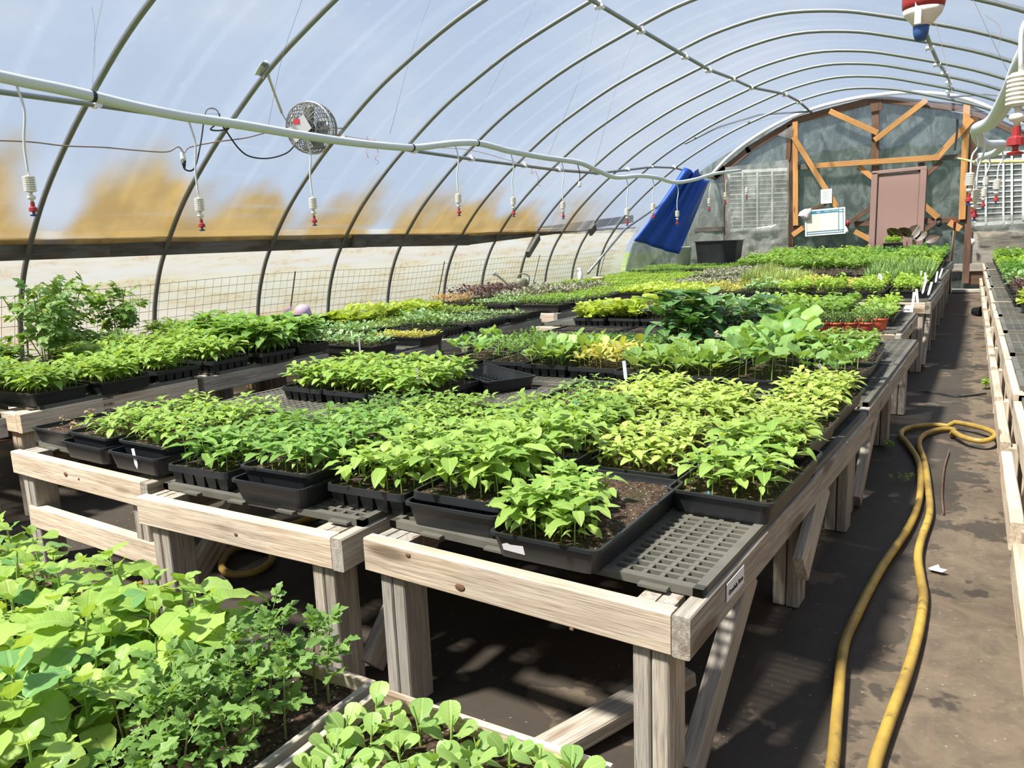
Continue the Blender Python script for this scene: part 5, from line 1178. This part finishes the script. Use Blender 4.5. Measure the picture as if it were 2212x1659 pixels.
MB().tube(smooth_path([atx(u, v, -5.3) for u, v in ((-60, 302), (60, 306), (140, 315), (220, 318), (300, 325), (360, 328), (385, 317), (398, 330), (410, 318), (470, 306), (530, 298), (580, 285), (625, 274))], 4), .0055, 6).obj('wire', CORD, o, True, inv)
MB().tube(smooth_path([atx(u, v, -5.28) for u, v in ((394, 352), (400, 366), (415, 368), (425, 350), (435, 300), (443, 245), (455, 234), (470, 240), (475, 262), (462, 272), (455, 280), (475, 282), (495, 276), (480, 270), (490, 285), (515, 320), (540, 338), (580, 342), (620, 330), (643, 306))], 5), .0065, 6).obj('wire', BLACK_SOFT, o, True, inv)
a, b = atx(394, 330, -5.3), atx(397, 352, -5.3)
MB().tube([a, a.lerp(b, .4), a.lerp(b, .42), a.lerp(b, .8)], [.018, .018, .02, .02], 12).obj('connector', PVC_W, o, True, inv); MB().tube([a.lerp(b, .8), b + Vector((0, 0, -.04))], [.02, .008], 12).obj('plug', BLACK_SOFT, o, True, inv)
# ------------------------------------------------------------------ round basket fan
fc = atx(672, 277, -4.92)
fan = thing('circulation_fan', 'round wire-cage circulation fan hung from a steel bracket on the second hoop', 'fan', fc)
ax = (Vector((.10, -.82, -.10))).normalized()
FR = ax.to_track_quat('Z', 'Y').to_matrix().to_4x4() @ Matrix.Scale(1.22, 4)
prof = [(.05, .115), (.10, .112), (.145, .09), (.168, .05), (.172, 0), (.168, -.05), (.15, -.095), (.10, -.125), (.05, -.132)]
cage = MB()
for rr, zz in prof + [(.075, .114), (.125, .103), (.16, .07), (.172, .025), (.172, -.025), (.16, -.075), (.128, -.112)]:
    cage.tube([(rr * math.cos(a * PI / 16), rr * math.sin(a * PI / 16), zz) for a in range(33)], .0026, 4, False)
for i in range(36):
    a = i * PI / 18; tw_ = .35
    cage.tube([(rr * math.cos(a + tw_ * (zz)), rr * math.sin(a + tw_ * zz), zz) for rr, zz in prof], .0022, 4, False)
o = cage.obj('wire_cage', STEEL_D, fan, M=FR)
MB().tube([(.174 * math.cos(a * PI / 16), .174 * math.sin(a * PI / 16), 0) for a in range(33)], .006, 6, False).obj('cage_band', GALV_LIGHT, fan, M=FR)
MB().lathe([(.05, .02), (.052, .10), (.045, .115), (.02, .12)], 20).obj('motor', BLACK_SOFT, fan, True, FR)
MB().box((0, 0, .128), (.17, .11, .003)).obj('mounting_plate', GALV_LIGHT, fan, M=FR @ Matrix.Rotation(.5, 4, 'Z'))
MB().box((-.015, .045, .131), (.05, .034, .003)).obj('red_label', simple('red_label', (.62, .05, .06)), fan, M=FR)
for i in range(4):
    bl = MB(); n_ = 6; vs = []
    for k_ in range(n_ + 1):
        t_ = k_ / n_; rr = .04 + .105 * t_; wd = .045 + .03 * t_
        vs += [(rr, -wd, .018 + .01 * t_), (rr, wd, -.03)]
    bl.add(vs, [(2 * k_, 2 * k_ + 1, 2 * k_ + 3, 2 * k_ + 2) for k_ in range(n_)]); bb = bl.obj('blade', GALV, fan, True, FR @ Matrix.Rotation(i * PI / 2, 4, 'Z'))
    bb.modifiers.new('thick', 'SOLIDIFY').thickness = .002
top_, bot_ = aty(574, 150, 4.56), fc + FR.to_3x3() @ Vector((-.06, .1, .128))
bot_ = aty(608, 243, (fc.y - .2))
MB().tube([top_ - fc, bot_ - fc], .013, 10).obj('hanger_rod', GALV_LIGHT, fan)
MB().tube([bot_ - fc, FR.to_3x3() @ Vector((-.08, .02, .128))], .005, 6).obj('hanger_arm', GALV, fan)
hb = aty(574, 150, 4.54); br = MB().box((0, -.03, 0), (.005, .09, .13)).box((.0, -.012, .0), (.07, .006, .13))
br.obj('hoop_bracket', GALV_LIGHT, fan, M=Matrix.Translation(hb - fc) @ Matrix.Rotation(.85, 4, 'Y'))
MB().tube([Vector((0, .0, 0)), aty(740, 277, 5.79) - fc], .006, 6).obj('stay_rod', GALV, fan)
# ------------------------------------------------------------------ far end things
tp = [(1480, 362, 13.2), (1500, 375, 13.3), (1505, 364, 13.5), (1525, 392, 13.8), (1537, 385, 14.2)]; bt = [(1370, 520, 12.6), (1395, 527, 12.8), (1420, 536, 13.0), (1442, 543, 13.2), (1466, 549, 13.4)]
T = [aty(*q) for q in tp]; Bm = [aty(*q) for q in bt]; mb = MB(); vs = []; nx, ny = 16, 16
for j in range(ny + 1):
    for i in range(nx + 1):
        s = i / nx * 4; k_ = min(3, int(s)); f_ = s - k_
        a = T[k_].lerp(T[k_ + 1], f_); b = Bm[k_].lerp(Bm[k_ + 1], f_); q = a.lerp(b, j / ny)
        q += Vector((.05 * math.sin(s * 4.5) * (1 - j / ny), -.10 * math.sin(s * 4.5 + .6) * (1 - .6 * j / ny), 0)) + Vector((0, 0, -.02 * math.sin(PI * j / ny))); vs.append(q)
mb.add(vs, [(j * (nx + 1) + i, j * (nx + 1) + i + 1, (j + 1) * (nx + 1) + i + 1, (j + 1) * (nx + 1) + i) for j in range(ny) for i in range(nx)])
o = mb.obj('tarp', BLUE_TARP, None, True); o.modifiers.new('thick', 'SOLIDIFY').thickness = .003; tag(o, 'blue tarpaulin hung slanting at the far left corner', 'tarp')
def tub(lab, c, w_, l_, h_):
    mb = MB(); shell(mb, [(w_ * .86, l_ * .9, 0), (w_, l_, h_ - .01), (w_ + .05, l_ + .05, h_ - .01), (w_ + .05, l_ + .05, h_), (w_ - .02, l_ - .02, h_), (w_ * .84, l_ * .88, .02)]); o = mb.obj('plastic_tub', BLACK_PL); o.location = c; tag(o, lab, 'tub'); return o
q0, q1 = aty(1512, 548, 14.6), aty(1596, 545, 14.6); tub('large black mortar tub on the far left bench', ((q0.x + q1.x) / 2, 14.6, .56), (q1.x - q0.x) * 1.06, .5, aty(1550, 520, 14.6).z - .56)
q = aty(1478, 552, 13.6); o = thing('bucket', 'white plastic bucket in front of the blue tarp', 'bucket', (q.x, 13.6, .58))
zt = aty(1478, 533, 13.6).z - .58
MB().lathe([(.10, 0), (.125, zt - .02), (.132, zt - .02), (.132, zt), (.122, zt), (.10, .02), (.001, .02)], 20).obj('bucket_body', WHITE, o, True); MB().tube([(.13 * math.cos(a * PI / 10), .13 * math.sin(a * PI / 10), zt - .04 - .05 * math.sin(a * PI / 10)) for a in range(11)], .003, 5).obj('bail_handle', GALV, o)
q = aty(1420, 552, 13.0); tub('low black tray under the corner of the blue tarp', (q.x, 13.0, .56), .7, .4, .06)
# watering can
q = atx(1125, 612, -4.9); wz = .60
wc = thing('watering_can', 'olive green watering can with a long pale-rosed spout, by the side film', 'watering can', (q.x, q.y, wz), .35)
MB().lathe([(.085, 0), (.09, .01), (.088, .11), (.07, .13), (.05, .135)], 20).obj('can_body', GREEN_CAN, wc, True)
MB().tube(smooth_path([(-.06, 0, .03), (-.16, 0, .06), (-.24, 0, .13), (-.31, 0, .19)], 4), [.022] * 5 + [.014] * 8, 8).obj('spout', GREEN_CAN, wc, True)
MB().lathe([(.014, 0), (.035, .045), (.036, .052), (.001, .058)], 12, (-.30, 0, .18), Euler((0, -.9, 0)).to_matrix()).obj('spout_rose', PVC_W, wc)
MB().tube(smooth_path([(-.04, 0, .13), (-.02, 0, .18), (.05, 0, .19), (.11, 0, .15), (.095, 0, .05)], 4), .010, 8).obj('handle', GREEN_CAN, wc, True)
q = atx(1253, 585, -4.9); sb = thing('spray_bottle', 'small white spray bottle at the foot of the wind brace', 'bottle', (q.x, q.y, .60))
MB().lathe([(.035, 0), (.038, .02), (.036, .11), (.015, .14), (.013, .16)], 14).obj('bottle_body', WHITE, sb, True); MB().box((-.012, 0, .175), (.06, .022, .025)).obj('trigger_head', WHITE, sb)
q = atx(1290, 580, -4.7); o = MB().lathe([(.001, 0), (.06, .01), (.075, .03), (.05, .05), (.001, .055)], 14).obj('gourd', HANDLE, None, True); o.location = (q.x, q.y, .60); o.scale = (1.5, .8, .9); tag(o, 'pale rounded lump lying beside the spray bottle', 'gourd')
# lilac scoop on the ledge by the film
q = atx(652, 650, -5.45); lo = thing('watering_jug', 'lilac plastic jug lying behind the stacked soil tray', 'jug', (q.x, q.y, .56), .6)
MB().lathe([(.001, 0), (.07, .0), (.085, .02), (.07, .09), (.03, .12), (.001, .122)], 18).obj('jug_body', LILAC, lo, True); MB().lathe([(.02, 0), (.05, .07), (.046, .07), (.018, .01)], 14, (-.12, 0, .03), Euler((0, -.5, 0)).to_matrix()).obj('jug_spout', LILAC, lo, True)
# whiteboard calendar, paper notice, cloth, broom handle, red rag
a, b, c, d = E3(1738, 455, -.12), E3(1825, 447, -.12), E3(1827, 504, -.12), E3(1740, 511, -.12)
R, wl_ = frame((a + d) / 2, (b + c) / 2, up=(d - a).cross(Vector((0, 1, 0))) if False else (a - d)); hb_ = ((a - d).length + (b - c).length) / 2
bd = thing('wall_calendar', 'white dry-erase calendar with teal borders hung crooked left of the door', 'calendar', R.translation)
R0 = R.copy(); R0.translation = (0, 0, 0)
def bx(nm, cx, cz, w_, h_, y, mat): return MB().box((cx, y, cz), (w_, .006, h_)).obj(nm, mat, bd, M=R0)
bx('board', 0, 0, wl_, hb_, 0, PAPER); W2, H2 = wl_ / 2, hb_ / 2
cream = simple('cream_board', (.80, .77, .66), .4)
bx('title_band', -.06 * wl_, H2 - .105 * hb_, wl_ * .82, hb_ * .10, -.005, TEAL)
bx('writing_area', -.065 * wl_, -.01 * hb_, wl_ * .79, hb_ * .64, -.004, cream)
for (cx, cz, w_, h_) in ((-W2 + .035, 0, .008, hb_ * .9), (W2 - .04, 0, .008, hb_ * .9), (W2 - .16 * wl_, 0.03, .008, hb_ * .84), (0, -H2 + .04, wl_ * .93, .008), (0, -H2 + .16 * hb_, wl_ * .93, .007), (0, H2 - .035, wl_ * .93, .008), (W2 - .09 * wl_, H2 - .16 * hb_, .12 * wl_, .007)): bx('border_line', cx, cz, w_, h_, -.006, TEAL)
text('heading', 'dar', .06, WHITE, bd, R0 @ Matrix.Translation((-W2 + .25, -.009, H2 - .105 * hb_)) @ Matrix.Rotation(PI / 2, 4, 'X'))
text('heading', 'Things to Remember', .035, WHITE, bd, R0 @ Matrix.Translation((W2 * .38, -.009, H2 - .10 * hb_)) @ Matrix.Rotation(PI / 2, 4, 'X'))
q = E3(1785, 424, -.10); pn = thing('paper_notice', 'sheet of white paper pinned to the brace above the calendar', 'notice', q)
pw = (E3(1797, 423, -.1) - E3(1773, 425, -.1)).length; ph_ = (E3(1785, 408, -.1) - E3(1785, 439, -.1)).length
MB().box((0, 0, 0), (pw, .002, ph_)).obj('sheet', PAPER, pn, M=Matrix.Rotation(-.03, 4, 'Y'))
for i in range(9): MB().box((-pw * .05 * (i % 3), -.002, ph_ * (.36 - .08 * i)), (pw * (.7 - .12 * (i % 3)), .001, .004)).obj('text_line', simple('grey_print', (.35, .35, .38)) if 'grey_print' not in bpy.data.materials else bpy.data.materials['grey_print'], pn)
def cloth(lab, px, dy, mat, amp=.05, name='cloth'):
    P = [E3(u, v, dy) for u, v in px]; c = sum(P, Vector()) / len(P); mb = MB(); vs = [c + Vector((0, -amp, 0))]; k_ = len(P)
    for s in (.5, 1):
        for i, p in enumerate(P): vs.append(c.lerp(p, s) + Vector((0, -amp * (1 - s) - amp * .6 * math.sin(i * 2.3) * s, 0)))
    mb.add(vs, [(0, 1 + i, 1 + (i + 1) % k_) for i in range(k_)] + [(1 + i, 1 + k_ + i, 1 + k_ + (i + 1) % k_, 1 + (i + 1) % k_) for i in range(k_)])
    o = mb.obj(name, mat, None, True); o.modifiers.new('thick', 'SOLIDIFY').thickness = .006; return tag(o, lab, 'cloth')
cloth('white rag draped over the upper left corner of the calendar', ((1728, 458), (1738, 452), (1752, 450), (1750, 472), (1742, 475), (1732, 472), (1730, 466), (1724, 467)), -.15, CLOTH)
cloth('red rag hanging at the right edge of the calendar', ((1828, 475), (1836, 478), (1834, 488), (1829, 490)), -.10, RED_PL, .03)
cloth('white rag below the right corner of the calendar', ((1827, 488), (1834, 500), (1830, 506), (1826, 503)), -.12, CLOTH, .03)
cloth('black glove hung on a nail right of the door', ((2023, 478), (2034, 476), (2034, 486), (2028, 490), (2022, 487)), -.08, BLACK_SOFT, .04, 'glove')
cloth('white glove hung on the right dark stud', ((2098, 515), (2106, 517), (2104, 530), (2098, 530)), -.08, CLOTH, .04, 'glove')
MB().tube([aty(2068, 258, 15.9), aty(2067, 290, 15.9), aty(2062, 325, 15.9)], .018, 6).obj('hanging_strap', BLACK_SOFT, WB)
bm = thing('broom', 'long pale wooden handle with a red tip leaning at the far end of the aisle', 'tool', at(2051, 632, 0)); t0 = aty(2063, 478, 13.5); inv = -bm.location
MB().tube([Vector((0, 0, 0)), (t0 - bm.location) * .9], .017, 8).obj('handle', HANDLE, bm, True); MB().tube([(t0 - bm.location) * .9, t0 - bm.location], .019, 8).obj('grip', RED_PL, bm, True)
# dark canna leaves and a green tray standing on the far bench
q = aty(1950, 548, 15.2); cn = thing('canna_plant', 'plant with upright dark bronze leaves on the last aisle bench', 'plant', (q.x, 15.2, .70))
CAN = leafm('bronze_leaf', (.05, .022, .02), (.09, .05, .035), .1)
for i, (dx, h_, az, pt, ln) in enumerate(((-.02, .20, 180, 55, .28), (.05, .24, 20, 60, .26), (.14, .30, 175, 40, .22), (.16, .22, 10, 50, .2), (.30, .20, 0, 30, .2))):
    s = MB().tube([(dx, 0, 0), (dx + .01, 0, h_)], .008, 5).obj('stem', CAN, cn); link('leaf', leaf_mb('ovate', 6, hw=.30, bend=.5).mesh('leaf', CAN, True), s, LM((dx + .01, 0, h_), math.radians(az), math.radians(pt), ln * 1.35) @ Matrix.Rotation(1.1, 4, 'X'))
q = aty(1929, 520, 15.0); tt = thing('seedling_tray', 'raised small tray of light green seedlings in front of the door', 'plant tray', (q.x, 15.0, q.z - .10)); link('tray_shell', TM['flat'], tt, Matrix.Scale(1.0, 4)); f_ = link('foliage', foliage_mesh('fineB', .10, 6, 10, 1), tt, Matrix.Translation((0, 0, .045))); f_['kind'] = 'stuff'
ub = thing('plant_tray', 'upturned black tray propping the raised green tray by the door', 'plant tray', (q.x, 15.0, q.z - .165)); link('tray_shell', TM['cell'], ub)
tag(MB().lathe([(.03, 0), (.05, .09), (.045, .09), (.001, .08)], 12, tuple(at(1412, 678, .47))).obj('red_tag_pot', RED_PL), 'small red tag pot at the edge of the bare soil trays', 'plant pot')
# wood chips of leaf litter under the left row
q = at(600, 835, 0)
mb = MB(); r = random.Random(3)
for i in range(900):
    x, y = r.gauss(-3.7, .35), r.gauss(3.35, .5); a = r.random() * 6; s = r.uniform(.012, .03)
    mb.add([(x, y, .006 + r.random() * .02), (x + s * math.cos(a), y + s * math.sin(a), .01 + r.random() * .02), (x - s * .5 * math.sin(a), y + s * .5 * math.cos(a), .012)], [(0, 1, 2)])
tag(mb.obj('leaf_litter', L['dry']), 'dry leaf litter and chips on the floor by the left row', 'litter', kind='stuff')

# ------------------------------------------------------------------ labels: tell same-kind trays apart by where they stand
ORD = ['front', 'second', 'third', 'fourth', 'fifth', 'sixth', 'seventh', 'eighth', 'ninth', 'tenth', 'eleventh', 'twelfth', 'thirteenth', 'fourteenth', 'fifteenth', 'sixteenth', 'seventeenth', 'eighteenth', 'nineteenth', 'twentieth']
by = {}
for o in list(COL.objects):
    if o.parent is None and o.get('group') and o.get('label') and o['label'].startswith(('tray of', 'small white marker')): by.setdefault(o['label'], []).append(o)
for lb, os_ in by.items():
    if len(os_) < 2: continue
    os_.sort(key=lambda o: o.location.y); rows = []
    for o in os_:
        if rows and o.location.y - rows[-1][0].location.y < .14: rows[-1].append(o)
        else: rows.append([o])
    for i, row in enumerate(rows):
        row.sort(key=lambda o: o.location.x)
        for j, o in enumerate(row):
            side = '' if len(row) == 1 else (' left', ' right')[j] if len(row) == 2 else (' left', ' middle', ' right')[j] if len(row) == 3 else ' ' + ORD[j].replace('front', 'first') + ' from left'
            o['label'] = lb + ', ' + (ORD[i] + ' row' if len(rows) > 1 else '') + side if len(rows) > 1 else lb + ',' + side
for o in COL.objects:
    if o.parent is None and o.get('label') and len(o['label'].split()) > 16: print('LONG', o['label'])
